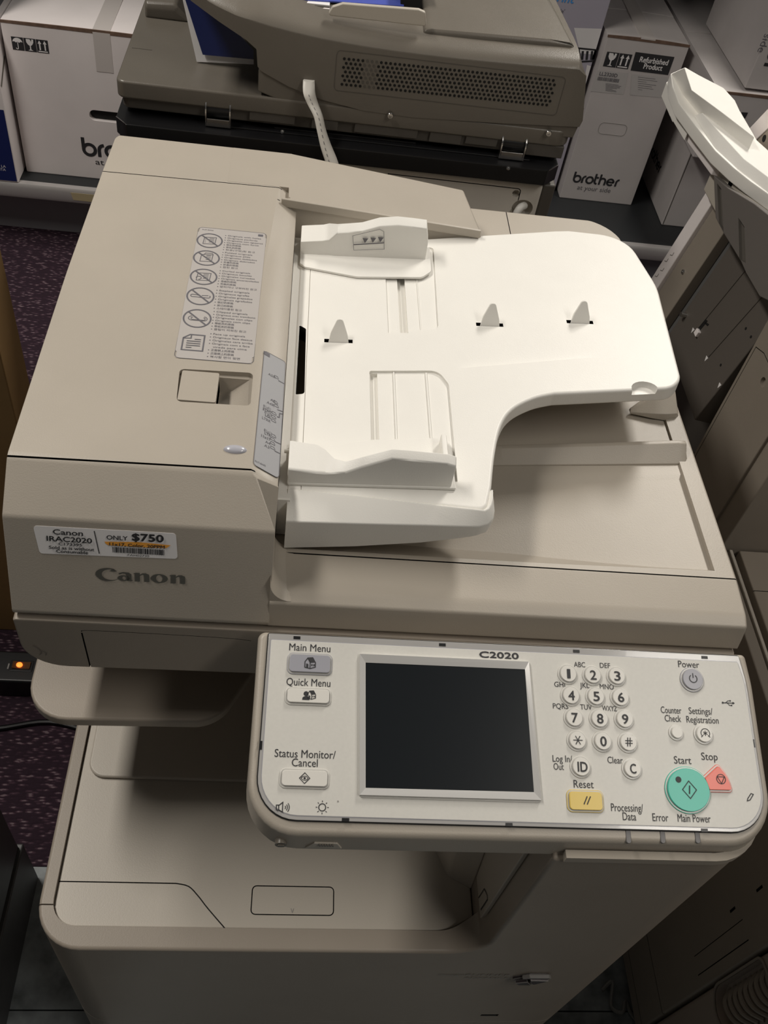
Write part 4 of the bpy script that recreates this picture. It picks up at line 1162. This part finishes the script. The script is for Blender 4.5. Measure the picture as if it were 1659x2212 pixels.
ph = mk('peg_hole', bm, DARKHOLE, peg, wn=False); ph['kind'] = 'stuff'

def brother(bm, fr, x, y, w, mi=0):
    """rounded maker's word on the cartons, drawn with thick strokes in a 5.2 x 1 grid"""
    s = w / 5.6; t = .25 * s
    def ln(pts, closed=False, k=[0]):
        k[0] += 1; line(bm, fr, [(x + a * s, y + b * s) for a, b in pts], t, .0006 + .00002 * (k[0] % 7), closed, mi)
    ln([(.13, 1.45), (.13, .50)]); ln(circle(.56, .50, .43, 26), True)                   # b
    ln([(1.28, 0), (1.28, .55)] + arc(1.68, .55, .40, 180, 92, 7))                        # r
    ln(circle(2.22, .50, .43, 26), True)                                                  # o
    ln([(2.92, 1.45), (2.92, .40)] + arc(3.22, .40, .30, 180, 280, 8)); ln([(2.92, .94), (3.34, .94)])     # t
    ln([(3.58, 1.45), (3.58, 0)]); ln([(3.58, .52)] + arc(3.94, .55, .36, 180, 0, 12) + [(4.30, 0)])       # h
    ln([(4.62, .50), (5.42, .50)] + arc(5.0, .50, .42, 0, 320, 20))                       # e
    ln([(5.78, 0), (5.78, .55)] + arc(6.16, .55, .38, 180, 95, 7))                        # r
def ship_marks(bm, bw, fr, x0, y0, s, n=3, first=0, skew=0.):
    """black squares with umbrella, glass and arrows"""
    k = 0
    for kind in ('umbrella', 'glass', 'arrows')[first:first + n]:
        a = x0 + k * s * 1.04; c = skew
        def Q(p): return (a + p[0] * s, y0 + p[1] * s * 1.12)
        flat(bm, fr, [Q(p) for p in ((0, 0), (1, 0), (1, 1), (0, 1))], .0005)
        if kind == 'umbrella':
            flat(bw, fr, [Q(p) for p in [(.08, .62)] + arc(.5, .60, .42, 170, 10, 10, .34) + [(.92, .62), (.78, .66), (.64, .58), (.5, .64), (.36, .58), (.22, .66)]], .0008)
            line(bw, fr, [Q(p) for p in [(.5, .60), (.5, .18)] + arc(.41, .18, .09, 0, -180, 6)], s * .06, .0008)
        elif kind == 'glass':
            flat(bw, fr, [Q(p) for p in ((.20, .94), (.52, .94), (.60, .80), (.56, .72), (.66, .84), (.64, .94), (.82, .94), (.80, .70), (.68, .52), (.55, .44), (.55, .16), (.72, .08), (.28, .08), (.45, .16), (.45, .44), (.32, .52), (.20, .70))], .0008)
        else:
            for d in (.28, .72):
                flat(bw, fr, [Q(p) for p in ((d - .06, .20), (d + .06, .20), (d + .06, .68), (d + .16, .68), (d, .94), (d - .16, .68), (d - .06, .68))], .0008)
            flat(bw, fr, [Q(p) for p in ((.10, .06), (.90, .06), (.90, .14), (.10, .14))], .0008)
        k += 1
def carton(name, label, x0, x1, y0, y1, z0, z1, mat, edge=True, rz=0., group=None, gap=.004):
    t = thing(name, label, 'box', ((x0 + x1) / 2, (y0 + y1) / 2, z0), group)
    bm = BM(); box(bm, x0, x1, y0, y1, z0, z1 - gap); body_ = mk('box_body', bm, mat, t, bev=.003, seg=2)
    bm = BM(); ym = (y0 + y1) / 2
    # two top flaps that bow a little
    for ya, yb in ((y0, ym - .001), (ym + .001, y1)):
        N = 8
        tp_ = [[(x0 + (x1 - x0) * k / N, y, z1 - gap * .4 + .0025 * math.sin(math.pi * k / N) + dz) for k in range(N + 1)] for y, dz in ((ya, .0), (yb, -.001))]
        rings = [[tp_[0][k], tp_[1][k], (tp_[1][k][0], yb, z1 - gap - .0005), (tp_[0][k][0], ya, z1 - gap + .0006)] for k in range(N + 1)]
        loft(bm, rings)
    mk('top_flap', bm, mat, t)
    if edge:
        bm = BM(); loft(bm, [[(x0 + (x1 - x0) * k / 8, y0 - .0006, z1 - gap - .001), (x0 + (x1 - x0) * k / 8, y0 - .0006, z1 - gap + .004 + .0025 * math.sin(math.pi * k / 8) ), (x0 + (x1 - x0) * k / 8, y0 + .002, z1 - gap + .004 + .0025 * math.sin(math.pi * k / 8)), (x0 + (x1 - x0) * k / 8, y0 + .002, z1 - gap - .001)] for k in range(9)])
        mk('flap_edge', bm, KRAFTD, t, wn=False)
    if rz:
        t.rotation_euler = (0, 0, rz)
    return t, body_
UP = thing('added_shade_shelf', 'added black shelf board out of view above the cartons, shading their tops', 'shelf', (.4, 2.1, .98))  # unseen shelf, added above the cartons to shade their tops
bm = BM(); box(bm, -2.0, 2.4, 1.86, 2.384, .98, 1.0); mk('shade_board', bm, BLACK, UP, bev=.001)
for x in (-1.9, .3, 2.3):
    bm = BM(); prism(bm, Fr((x, 0, 0), (0, 1, 0), (0, 0, 1)), [(1.95, .98), (2.384, .98), (2.384, .90)], -.002, .002); mk('bracket', bm, BLACK, UP)
# white carton on the left
BL, bb = carton('shipping_carton', 'large white carton with umbrella, glass and arrow marks, left on the shelf', -.4560, .0, 1.790, 2.30, SHZ, .505, CARD)
fb_ = Fr((0, 1.790, 0), (1, 0, 0), (0, 0, 1)); bm = BM(); bw = BM()
ship_marks(bm, bw, fb_, -.4385, .4460, .0245)
mk('handling_marks', bm, INK, bb, wn=False); mk('mark_symbols', bw, PAPER, bb, wn=False)
bm = BM(); brother(bm, fb_, -.3195, .2185, .172); mk('carton_word', bm, INK, bb, wn=False)
bm = BM(); text(bm, 'at your side', fb_, -.2920, .1985, .0145, .128, 'LEFT', .0006); mk('carton_slogan', bm, INK, bb, wn=False)
ho = [at(196, 246, 1, 1.79), at(235, 247, 1, 1.79)]
hc = BM(); prism(hc, fb_, rect(-.2935, -.150, .3060, .3310, .0124, 8), -.03, .005, 1)
cut(bb, hc)
bm = BM(); prism(bm, fb_, rect(-.2915, -.152, .3075, .3295, .0110, 8), -.029, -.010); mk('handle_shade_plate', bm, DARKHOLE, bb)  # black plate set inside the hand slot, its colour stands for the shade there
bm = BM()
t0, t1 = at(202, 50, 1, 1.79).x, at(240, 55, 1, 1.79).x
box(bm, t0 - .004, t1 - .004, 1.7892, 1.7899, .420, .503); box(bm, t0 - .004, t1 - .004, 1.7895, 2.25, .5045, .5072); mk('tape_strip', bm, TAPE, BL)
# blue carton at the far left
BB, bb = carton('shipping_carton', 'navy and white carton at the far left edge of the shelf', -.80, -.4625, 1.738, 2.36, SHZ, .505, CARD, False)
fb_ = Fr((0, 1.738, 0), (1, 0, 0), (0, 0, 1)); bm = BM()
flat(bm, fb_, [(-.798, .162), (-.4655, .164), (-.4655, .335), (-.798, .335)], .0005); mk('navy_panel', bm, BLUE, bb, wn=False)
bm = BM(); 
for s, py, al in (('EN LA', 362, 0), ('TINTA', 369, 0)):
    q = at(13 if al == 0 else 5, py, 1, 1.738); text(bm, s, fb_, q.x, q.z, .0065, None, 'RIGHT', .0008)
mk('navy_panel_text', bm, PAPER, bb, wn=False)
bm = BM(); line(bm, Fr((-.4624, 0, 0), (0, 1, 0), (0, 0, 1)), [(1.742, .385), (1.80, .425)], .008, .0004); mk('side_stripe', bm, TAUPE, bb, wn=False)
# dark bin on the blue carton
bm = BM(); box(bm, -.80, -.4600, 1.80, 2.34, .5115, .80)
tag(mk('storage_bin', bm, node_mat('dark_grey_fabric', (.035, .038, .045), .8), bev=.01), 'dark grey bin on top of the navy carton at the top left corner', 'bin')

# refurbished product carton
BR, bb = carton('shipping_carton', 'tall narrow white carton with a black refurbished product panel', .8720, 1.0700, 1.930, 2.26, SHZ, .575, CARDS)
fb_ = Fr((0, 1.930, 0), (1, 0, 0), (0, 0, 1)); bm = BM(); bw = BM()
ship_marks(bm, bw, fb_, .8815, .5050, .0300, 2, 1)
def rq(px, py): q = at(px, py, 1, 1.93); return (q.x, q.z)
P4 = [rq(1373, 112), rq(1457, 123), rq(1443, 162), rq(1362, 152)]
flat(bm, fb_, P4, .0005)
mk('black_panels', bm, INK, bb, wn=False); mk('panel_symbols', bw, PAPER, bb, wn=False)
bm = BM()
a, b = rq(1411, 137); text(bm, 'Refurbished', fb_, a, b, .0128, .0690, 'CENTER', .0009, 0, .03)
a, b = rq(1409, 150); text(bm, 'Product', fb_, a, b, .0128, .0455, 'CENTER', .0009, 0, .03); mk('panel_lettering', bm, PAPER, bb, wn=False)
bm = BM(); brother(bm, fb_, .8925, .2085, .1125); mk('carton_word', bm, INK, bb, wn=False)
bm = BM(); text(bm, 'at your side', fb_, .9115, .1895, .0130, .0900, 'LEFT', .0006); mk('carton_slogan', bm, INKG, bb, wn=False)
bm = BM(); flat(bm, fb_, [rq(1291, 151), rq(1357, 158), rq(1347, 204), rq(1275, 197)], .0004); flat(bm, fb_, [rq(1365, 160), rq(1442, 167), rq(1432, 211), rq(1361, 205)], .0004); mk('paper_labels', bm, node_mat('grey_paper_label', (.49, .47, .46), .7), bb, wn=False)
bm = BM(); a, b = rq(1294, 162); text(bm, 'LL2320D', fb_, a, b, .0085, .0440, 'LEFT', .0010, 0, .02)
x = rq(1290, 172)[0]; x1_ = rq(1336, 175)[0]; zz = rq(1312, 175.5)[1]
while x < x1_:
    w = rg.choice((.0008, .0012, .0018)); flat(bm, fb_, [(x, zz), (x + w, zz), (x + w, zz + .0085), (x, zz + .0085)], .0008); x += w + rg.choice((.0008, .0012))
for k in range(8):
    a, b = rq(1308, 180 + 2.2 * k); a2, _ = rq(1345, 180); line(bm, fb_, [(a, b), (a2 - rg.random() * .02, b)], .0008, .0007)
    a, b = rq(1378, 166 + 4.5 * k); a2, _ = rq(1425, 166); line(bm, fb_, [(a, b), (a2 - rg.random() * .04, b)], .0008, .0007)
mk('label_print', bm, INKG, bb, wn=False)
bm = BM(); ribbon(bm, fb_, rect(rq(1293, 278)[0], rq(1354, 278)[0], rq(1320, 291)[1], rq(1320, 266)[1], .0105, 8), .0010, -.0002, .0006, True); mk('handle_cut', bm, INKL, bb, wn=False)
bm = BM(); box(bm, .950, .985, 1.929, 2.2, .5752, .5785); mk('tape_strip', bm, TAPE, BR)
# lilac carton behind the rear copier
BQ, bb = carton('shipping_carton', 'pale lilac carton with a printer drawing, between the rear copier and the refurbished carton', .40, .8640, 1.960, 2.36, SHZ, .90, node_mat('lilac_carton', (.44, .415, .49), .7), False)
fb_ = Fr((0, 1.960, 0), (1, 0, 0), (0, 0, 1)); bm = BM()
def lq(px, py): q = at(px, py, 1, 1.96); return (min(q.x, .8625), q.z)
flat(bm, fb_, [lq(1240, 60), lq(1316, 64), lq(1300, 120), lq(1253, 115)], .0004); flat(bm, fb_, [lq(1268, 140), lq(1303, 146), lq(1276, 220), lq(1255, 214)], .0004)
mk('white_panel', bm, PAPER, bb, wn=False)
bm = BM(); line(bm, fb_, [lq(1250, 104), lq(1305, 110), lq(1298, 134), lq(1254, 133)], .004, .0007, True)
for k in range(5):
    px = 1259 + 10 * k; line(bm, fb_, [lq(px, 110), lq(px - 2, 129)], .0055, .0007)
flat(bm, fb_, [lq(1246, 220), lq(1275, 223), lq(1265, 254), lq(1240, 252)], .0006); mk('printer_drawing', bm, INK, bb, wn=False)['kind'] = 'stuff'
bm = BM(); a, b = lq(1214, 4); text(bm, 'print', fb_, a, b, .020, .055, 'CENTER', .0006, 0, .02, .2); mk('print_word', bm, CYAN, bb, wn=False)
bm = BM(); a, b = lq(1214, 28); text(bm, "le'", fb_, a, b, .009, None, 'CENTER', .0006); flat(bm, fb_, [lq(1248, 243), lq(1262, 244), lq(1260, 249), lq(1247, 248)], .0008); mk('carton_small_print', bm, INKG, bb, wn=False)
# carton lying askew on the shelf
q0 = at(1428, 486, 2, SHZ)
BT, bb = carton('shipping_carton', 'grey white carton standing askew on the shelf with the maker word on its dark side', q0.x, q0.x + .30, q0.y, q0.y + .30, SHZ, .398, CARDS, False)
fb_ = Fr((q0.x, 0, 0), (0, -1, 0), (0, 0, 1)); bm = BM(); qe = at(1424, 368, 0, q0.x - .001); brother(bm, fb_, -qe.y - .125, qe.z - .008, .118); mk('carton_word', bm, INK, bb, wn=False)
bm = BM(); line(bm, Fr((0, q0.y, 0), (1, 0, 0), (0, 0, 1)), [(q0.x + .004, SHZ + .003), (q0.x + .004, .39)], .0022, .0004); mk('corner_crease', bm, TAUPE2, bb, wn=False)
# low wide carton and the carton on top of it
LC, bb = carton('shipping_carton', 'wide carton with a grey top under another carton, at the upper right', 1.0950, 1.80, 1.74, 2.378, .4030, .5600, CARDS)
bm = BM(); fb_ = Fr((0, 1.74, 0), (1, 0, 0), (0, 0, 1))
flat(bm, fb_, [(at(p[0], p[1], 1, 1.74).x, at(p[0], p[1], 1, 1.74).z) for p in ((1601, 242), (1616, 243), (1610, 255), (1606, 256))], .0006); mk('arrow_mark', bm, INK, bb, wn=False)
BX, bb = carton('shipping_carton', 'carton on top of the wide grey one, its maker word running down the front', at(1594, 172, 2, .563).x, 1.75, 1.755, at(1510, 50, 2, .566).y, .5655, .95, CARDS)

fb_ = Fr((0, 1.755, 0), (0, 0, -1), (1, 0, 0)); bm = BM()
q = at(1636, 110, 1, 1.755)
text(bm, 'at your side', fb_, -q.z + .002, q.x, .0165, .118, 'RIGHT', .0006); mk('carton_slogan', bm, INKG, bb, wn=False)
bm = BM(); brother(bm, fb_, -q.z - .135, q.x + .027, .155); mk('carton_word', bm, INK, bb, wn=False)

# ------------------------------------------------------------------ copier on the right
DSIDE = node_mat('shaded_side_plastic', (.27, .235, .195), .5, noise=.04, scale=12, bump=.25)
R1 = thing('photocopier', 'grey beige copier at the right edge, its dark side open under a white tray', 'photocopier', (1.0, .1, 0))
RX_ = .718
bm = BM(); box(bm, RX_, 1.25, .002, .60, .035, .556)
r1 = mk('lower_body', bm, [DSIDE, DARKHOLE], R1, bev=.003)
fr1 = Fr((RX_, 0, 0), (0, -1, 0), (0, 0, 1))
def r1q(px, py): q = at(px, py, 0, RX_); return (-q.y, q.z)
cs = [BM() for _ in range(6)]
ribbon(cs[0], fr1, [(-.55, .136), (.02, .136)], .0014, -.003, .01, mi=1)
ribbon(cs[1], fr1, [r1q(1604, 1986), r1q(1500, 2066)], .0009, -.002, .01, mi=1)
ribbon(cs[2], fr1, [r1q(1617, 2030), r1q(1508, 2107)], .0012, -.003, .01, mi=1)
ribbon(cs[3], fr1, [r1q(1647, 1914), r1q(1634, 1925)], .0030, -.006, .01, mi=1)
ribbon(cs[4], fr1, [r1q(1588, 1960), r1q(1577, 1970)], .0030, -.006, .01, mi=1)
ribbon(cs[5], fr1, [(-.55, .060), (.02, .060)], .0012, -.003, .01, mi=1)
cut(r1, *cs)
bm = BM(); box(bm, RX_ + .001, 1.25, -.34, -.001, .035, .556)
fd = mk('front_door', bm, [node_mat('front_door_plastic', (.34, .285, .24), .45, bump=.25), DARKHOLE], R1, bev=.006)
cs = [BM(), BM()]
g0 = [r1q(1659, 2030), r1q(1553, 2118), r1q(1562, 2145), r1q(1600, 2178), r1q(1659, 2200)]
prism(cs[0], fr1, rnd([(.004, .42), (.004, .30), (.030, .285), (.085, .335), (.085, .44)], [.01, .02, .02, .02, .01], 5), -.012, .01)
cut(fd, cs[0])
cs[1].free()
bm = BM(); ribbon(bm, fr1, rnd([(.003, .42), (.003, .298), (.031, .282), (.088, .334), (.088, .44)], [.01, .02, .02, .02, .01], 5), .0025, -.0005, .0015, True)
mk('grip_rim', bm, DSIDE, fd, bev=.0005)
for k in range(9):
    bm = BM(); z = .312 + .0135 * k; tube(bm, spline([fr1(.010, z, -.012), fr1(.022, z - .004, -.0035), fr1(.040, z + .004, -.0035), fr1(.052, z + .018, -.012)], 4), .0030, 8)
    mk('grip_rib', bm, DSIDE, fd)
# tray ledge and rear tower
bm = BM(); box(bm, RX_ - .002, RX_ + .012, -.34, .412, .552, .578); mk('tray_rim', bm, DSIDE, R1, bev=.002)
bm = BM(); box(bm, RX_ + .0145, RX_ + .0185, -.34, .412, .552, .5785); mk('tray_inner_edge', bm, LIGHT, R1, bev=.001)
bm = BM(); box(bm, RX_ + .027, 1.25, -.34, .412, .553, .578); t1 = mk('exit_tray', bm, [BEIGE2, DARKHOLE], R1, bev=.002)
c1 = BM(); ribbon(c1, FZ, [(RX_ + .0, .352), (1.26, .352)], .001, .5765, .59, mi=1); cut(t1, c1)
bm = BM(); box(bm, RX_ + .004, 1.25, .4135, .5560, .5565, .90)
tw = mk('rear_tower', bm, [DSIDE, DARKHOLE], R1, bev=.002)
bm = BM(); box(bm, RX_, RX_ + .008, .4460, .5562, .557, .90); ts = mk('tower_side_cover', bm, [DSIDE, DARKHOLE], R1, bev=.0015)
cs = [BM(), BM()]; frt = fr1
ribbon(cs[0], frt, [(-.5500, .50), (-.5500, .7755), (-.53, .7830), (-.44, .7830)], .0010, -.002, .01, mi=1)
q = r1q(1648, 826); prism(cs[1], frt, circle(q[0], q[1], .0060, 18), -.006, .01)
cut(ts, *cs)
# castor under the right copier
bm = BM(); tube(bm, [(.752, .030, .0255), (.775, .030, .0255)], .0250, 18); cs_ = mk('castor', bm, BLACK, R1, bev=.003)
bm = BM(); box(bm, .748, .780, .012, .060, .030, .046); mk('castor_fork', bm, STEEL, cs_, bev=.002)
bm = BM(); tube(bm, spline([(.690, .060, .006), (.706, .070, .010), (.700, .040, .005), (.712, .030, .012), (.722, .045, .006), (.735, .02, .005), (.80, -.02, .005)], 5), .0028, 8)
tag(mk('extension_cord', bm, node_mat('grey_cord', (.20, .20, .19), .5)), 'short grey cord curled on the floor beside the castor of the right copier', 'cord')

# copier behind it with its side opened and a white tray on top
R2 = R1
QV = Vector((.0287, 0, .1590)).normalized()
frQ = Fr((.700, 0, .659), (0, -1, 0), QV)
def qp(px, py): return frQ.loc(at_plane(px, py, frQ.o, frQ.n))
def slab(name, y0, y1, v0, v1, h0, h1, mat, bev=.0015):
    bm = BM(); prism(bm, frQ, [(-y1, v0), (-y0, v0), (-y0, v1), (-y1, v1)], h0, h1); return mk(name, bm, mat, R2, bev=bev)
bm = BM(); box(bm, .790, 1.25, .5575, .832, .06, .62); mk('rear_lower_body', bm, TAUPE2, R1, bev=.004)
bm = BM(); box(bm, .785, 1.25, .5575, .832, .62, .86); mk('rear_upper_body', bm, TAUPE2, R1, bev=.004)
LEDG = node_mat('grey_ledge', (.34, .34, .345), .5)
for z, pa, pb in ((.30, 814, 860), (.20, 885, 962)):
    ya = at(1495, pa, 2, z).y; yb = at(1495, pb, 2, z).y; x0 = at(1440, (pa + pb) / 2, 2, z).x
    bm = BM(); box(bm, x0, 1.10, yb, ya, z - .03, z); mk('base_ledge', bm, LEDG, R1, bev=.003)
sd = slab('white_side_strip', .8055, .834, -.10, .185, -.035, .004, CARD)
bm = BM()
for k in range(6):
    y = .828 - (k % 2) * .004; v = -.012 + .013 * k
    line(bm, frQ, [(-y, v), (-y + .006, v + .003), (-y + .006, v + .008)], .0009, .0046)
mk('strip_marks', bm, INKL, sd, wn=False)['kind'] = 'stuff'
ip = slab('side_plate', .7500, .8045, -.10, .180, -.035, -.001, DSIDE)
q = qp(1475, 587); s1 = screw(*frQ(q[0], q[1], -.001), .0034, ip, tuple(frQ.n))
slab('black_gap', .7360, .7495, -.10, .18, -.035, -.014, BLACK)
slab('steel_rail', .7270, .7350, -.02, .18, -.035, -.006, node_mat('dull_steel', (.23, .23, .23), .35, metal=.6))
dpz = slab('inner_plate', .5650, .7255, -.015, .175, -.035, -.004, node_mat('dark_inner_plastic', (.105, .092, .080), .5, bump=.25))
bm = BM()
ribbon(bm, frQ, [qp(1505, 705), qp(1605, 582)], .0010, -.0042, -.0030); mk('plate_ridge', bm, TAUPE2, dpz)
bm = BM()
ribbon(bm, frQ, [qp(1525, 770), qp(1640, 640)], .0008, -.0042, -.0030); mk('plate_ridge', bm, TAUPE2, dpz)
for px, py in ((1491, 712), (1520, 773), (1548, 831)):
    a, b = qp(px, py); bm = BM(); prism(bm, frQ, [(a - .003, b + .002), (a + .003, b + .003), (a + .001, b - .004)], -.0042, -.0034); mk('arrow_mark', bm, PAPER, dpz)
bm = BM(); prism(bm, frQ, [qp(1497, 714), qp(1519, 688), qp(1523, 692), qp(1503, 717)], -.0042, -.0036); prism(bm, frQ, [qp(1519, 694), qp(1526, 699), qp(1523, 703), qp(1516, 697)], -.0042, -.0036); mk('plate_slot', bm, DARKHOLE, dpz)
a, b = qp(1503, 718); bm = BM(); prism(bm, frQ, rect(a - .0045, a + .0045, b - .004, b + .004, .001), -.005, .0); mk('plate_catch', bm, CARD, dpz, bev=.001)
for px, py in ((1605, 708), (1616, 726), (1551, 787)):
    a, b = qp(px, py); bm = BM(); prism(bm, frQ, circle(a, b, .0018, 12), -.0042, -.0036); mk('plate_hole', bm, DARKHOLE, dpz)
a, b = qp(1476, 680); bm = BM(); tube(bm, [frQ(a, b, -.006), frQ(a, b, .004)], .0032, 10); mk('latch_pin', bm, STEEL, R2)
# dark hinged bracket below the white tray
frK = Fr((.690, 0, .80), (0, -1, 0), QV)
def kp(px, py): return frK.loc(at_plane(px, py, frK.o, frK.n))
bm = BM(); prism(bm, frK, [kp(*p) for p in ((1541, 378), (1545, 470), (1562, 503), (1600, 565), (1611, 590), (1640, 640), (1680, 660), (1680, 480), (1630, 440), (1572, 405))], -.010, 0)
bk = mk('hinged_bracket', bm, [node_mat('grey_bracket_plastic', (.135, .122, .112), .5, bump=.25), TAUPE2], R2, bev=.0012)
c1 = BM(); prism(c1, frK, [kp(*p) for p in ((1549, 396), (1558, 408), (1563, 500), (1553, 482))], -.004, .01, 1)
c2 = BM(); prism(c2, frK, [kp(*p) for p in ((1595, 470), (1608, 490), (1611, 568), (1597, 560))], -.004, .01, 1)
cut(bk, c1, c2)
# white tray unit
WT = R1
def zq(pts, z): return [tuple(at(px, py, 2, z)[:2]) for px, py in pts]
bm = BM()
ol = zq([(1449, 158), (1480, 144), (1560, 190), (1600, 240), (1636, 302), (1690, 375), (1690, 440), (1620, 390), (1585, 362), (1545, 325), (1500, 268), (1466, 222), (1452, 185)], .879)
prism(bm, FZ, ol, .862, .879); bevel(bm, .002, 2, 40)
wt = mk('upper_tray', bm, WHITE, WT)
WT = wt
bm = BM()
A2 = zq([(1478.5, 146), (1563.5, 190), (1588, 217), (1607, 258), (1630, 297), (1560, 243), (1494, 194.5)], .905)
A1 = [zq([(1450, 158)], .879)[0]] + A2[1:6] + [zq([(1475, 204)], .879)[0]]
prism(bm, FZ, A1, .878, .905, 0, A2); mk('raised_rim', bm, WHITE, WT, bev=.0008)
bm = BM()
B2 = zq([(1516, 243), (1632, 300), (1690, 352), (1690, 405), (1607, 343), (1560, 292)], .890)
B1 = [zq([(1499, 249)], .879)[0]] + B2[1:3] + zq([(1690, 440), (1584, 358), (1545, 322)], .879)
prism(bm, FZ, B1, .878, .890, 0, B2); mk('raised_rim', bm, WHITE, WT, bev=.0008)
# pieces under its left edge
bm = BM(); prism(bm, FZ, zq([(1437, 184), (1452, 170), (1476, 232), (1462, 240)], .862), .846, .866); u1 = mk('tray_end_bracket', bm, WHITE, WT, bev=.001)
bm = BM(); prism(bm, FZ, zq([(1453, 226), (1470, 217), (1504, 268), (1487, 282)], .862), .848, .8675)
u2 = mk('side_pocket', bm, [WHITE, TAUPE2], WT, bev=.0008)
c1 = BM(); prism(c1, FZ, zq([(1458, 226), (1471, 219), (1500, 267), (1489, 277)], .862), .852, .90, 1); cut(u2, c1)
bm = BM(); prism(bm, FZ, zq([(1490, 282), (1505, 270), (1590, 368), (1545, 356)], .860), .846, .867); mk('side_rail', bm, CARD, WT, bev=.0015)
bm = BM(); prism(bm, FZ, zq([(1543, 354), (1562, 338), (1690, 440), (1690, 520), (1572, 405)], .852), .815, .862); u3 = mk('lower_housing', bm, [LIGHT, DARKHOLE], WT, bev=.003)
c1 = BM(); prism(c1, FZ, zq([(1566, 392), (1589, 380), (1593, 389), (1572, 401)], .862), .850, .90, 1); cut(u3, c1)
q = at(1598, 378, 2, .864); screw(q.x, q.y, q.z, .0042, wt, (-.4, -.4, .8))
for px, py in ((1515, 285), (1544, 322)):
    q = at(px, py, 2, .868); bm = BM(); prism(bm, FZ, circle(q.x, q.y, .0028, 10), .864, .8695); mk('rail_hole', bm, DARKHOLE, wt)
# pale panel edge further back
frW = Fr((.775, 0, .90), (0, -1, 0), (0, 0, 1))
def wp(px, py): return frW.loc(at_plane(px, py, frW.o, frW.n))
PB = thing('panel', 'pale upright panel edge with a dark hole, at the right edge behind the white tray', 'panel', (.79, .95, 0))
bm = BM(); prism(bm, frW, [wp(1690, 205), wp(1621, 278), wp(1634, 304), wp(1690, 250)], -.02, .002); w_ = mk('panel_face', bm, CARD, PB, bev=.001)
bm = BM(); prism(bm, frW, [wp(1634, 304), wp(1660, 277), wp(1690, 250), wp(1690, 345), wp(1645, 330)], -.02, 0); mk('panel_side', bm, BEIGE2, PB, bev=.001)
a, b = wp(1651, 299); bm = BM(); prism(bm, frW, circle(a, b, .0045, 14), -.001, .0006); mk('panel_hole', bm, DARKHOLE, PB)
a_, b_ = wp(1634, 310); bm = BM(); box(bm, .776, .795, -a_ - .02, -a_ + .01, .0, b_); mk('panel_post', bm, BEIGE2, PB)

# ------------------------------------------------------------------ things low on the left
LM = thing('floor_cabinet', 'black low cabinet with a dark grey base, at the lower left edge', 'cabinet', (-.36, 0, 0))
bm = BM(); box(bm, -.60, -.1165, -.40, .205, 0, .128); mk('cabinet_base', bm, node_mat('dark_grey_base', (.060, .060, .062), .45, noise=.1), LM, bev=.002)
bm = BM(); box(bm, -.60, -.122, -.40, .200, .128, .142); mk('cabinet_gap', bm, DARKHOLE, LM)
bm = BM(); box(bm, -.60, -.1175, -.40, .197, .142, .36); mk('cabinet_body', bm, node_mat('charcoal_cabinet', (.035, .035, .036), .4, noise=.1), LM, bev=.006)
bm = BM(); box(bm, -.62, -.155, .615, .690, 0, .80)
KB = tag(mk('cardboard_carton', bm, KRAFT, bev=.002), 'plain brown cardboard carton standing flat at the left edge', 'box')
PS = thing('power_strip', 'black power strip with a glowing orange switch on the dark carpet', 'power strip', (-.35, .518, 0))
bm = BM(); box(bm, -.60, -.166, .490, .546, 0, .048); ps = mk('strip_body', bm, node_mat('power_strip_black', (.012, .012, .013), .4), PS, bev=.004)
q = at(48, 1438, 2, .049)
bm = BM(); prism(bm, FZ, rect(q.x - .019, q.x + .017, q.y - .010, q.y + .010, .002), .046, .0490); mk('switch_bezel', bm, BLACK, ps, bev=.0008)
bm = BM(); loft(bm, [[(q.x - .0145, y, .047), (q.x - .0145, y, .0525), (q.x, y, .0500), (q.x + .0125, y, .0510), (q.x + .0125, y, .047)] for y in (q.y - .0062, q.y + .0062)])
mk('rocker_switch', bm, node_mat('amber_switch', (.16, .07, .025), .25, trans=.2), ps)
bm = BM(); loft(bm, [[(q.x - .0040 + r * math.cos(t), q.y + r * .9 * math.sin(t), z) for t in [2 * math.pi * k / 14 for k in range(14)]] for r, z in ((.0050, .0505), (.0046, .0528), (.0022, .0536), (.0003, .0538))])
mk('neon_glow', bm, node_mat('neon_orange', (.9, .2, .03), .4, emit=((1, .16, .02), 2.6)), ps)
q = at(18, 1439, 2, .0485); bm = BM(); line(bm, Fr((q.x, q.y, .0482), (0, 1, 0), (-1, 0, 0)), [(-.005, 0), (.005, 0)], .0022, .0003); mk('on_mark', bm, INKL, ps, wn=False)
bm = BM(); tube(bm, spline([(-.40, .440, .005), (-.25, .428, .005), (-.15, .445, .005), (-.05, .425, .005), (.05, .44, .005)], 6), .004, 8)
tag(mk('extension_cord', bm, BLACK), 'black cord lying on the dark carpet below the power strip', 'cord')
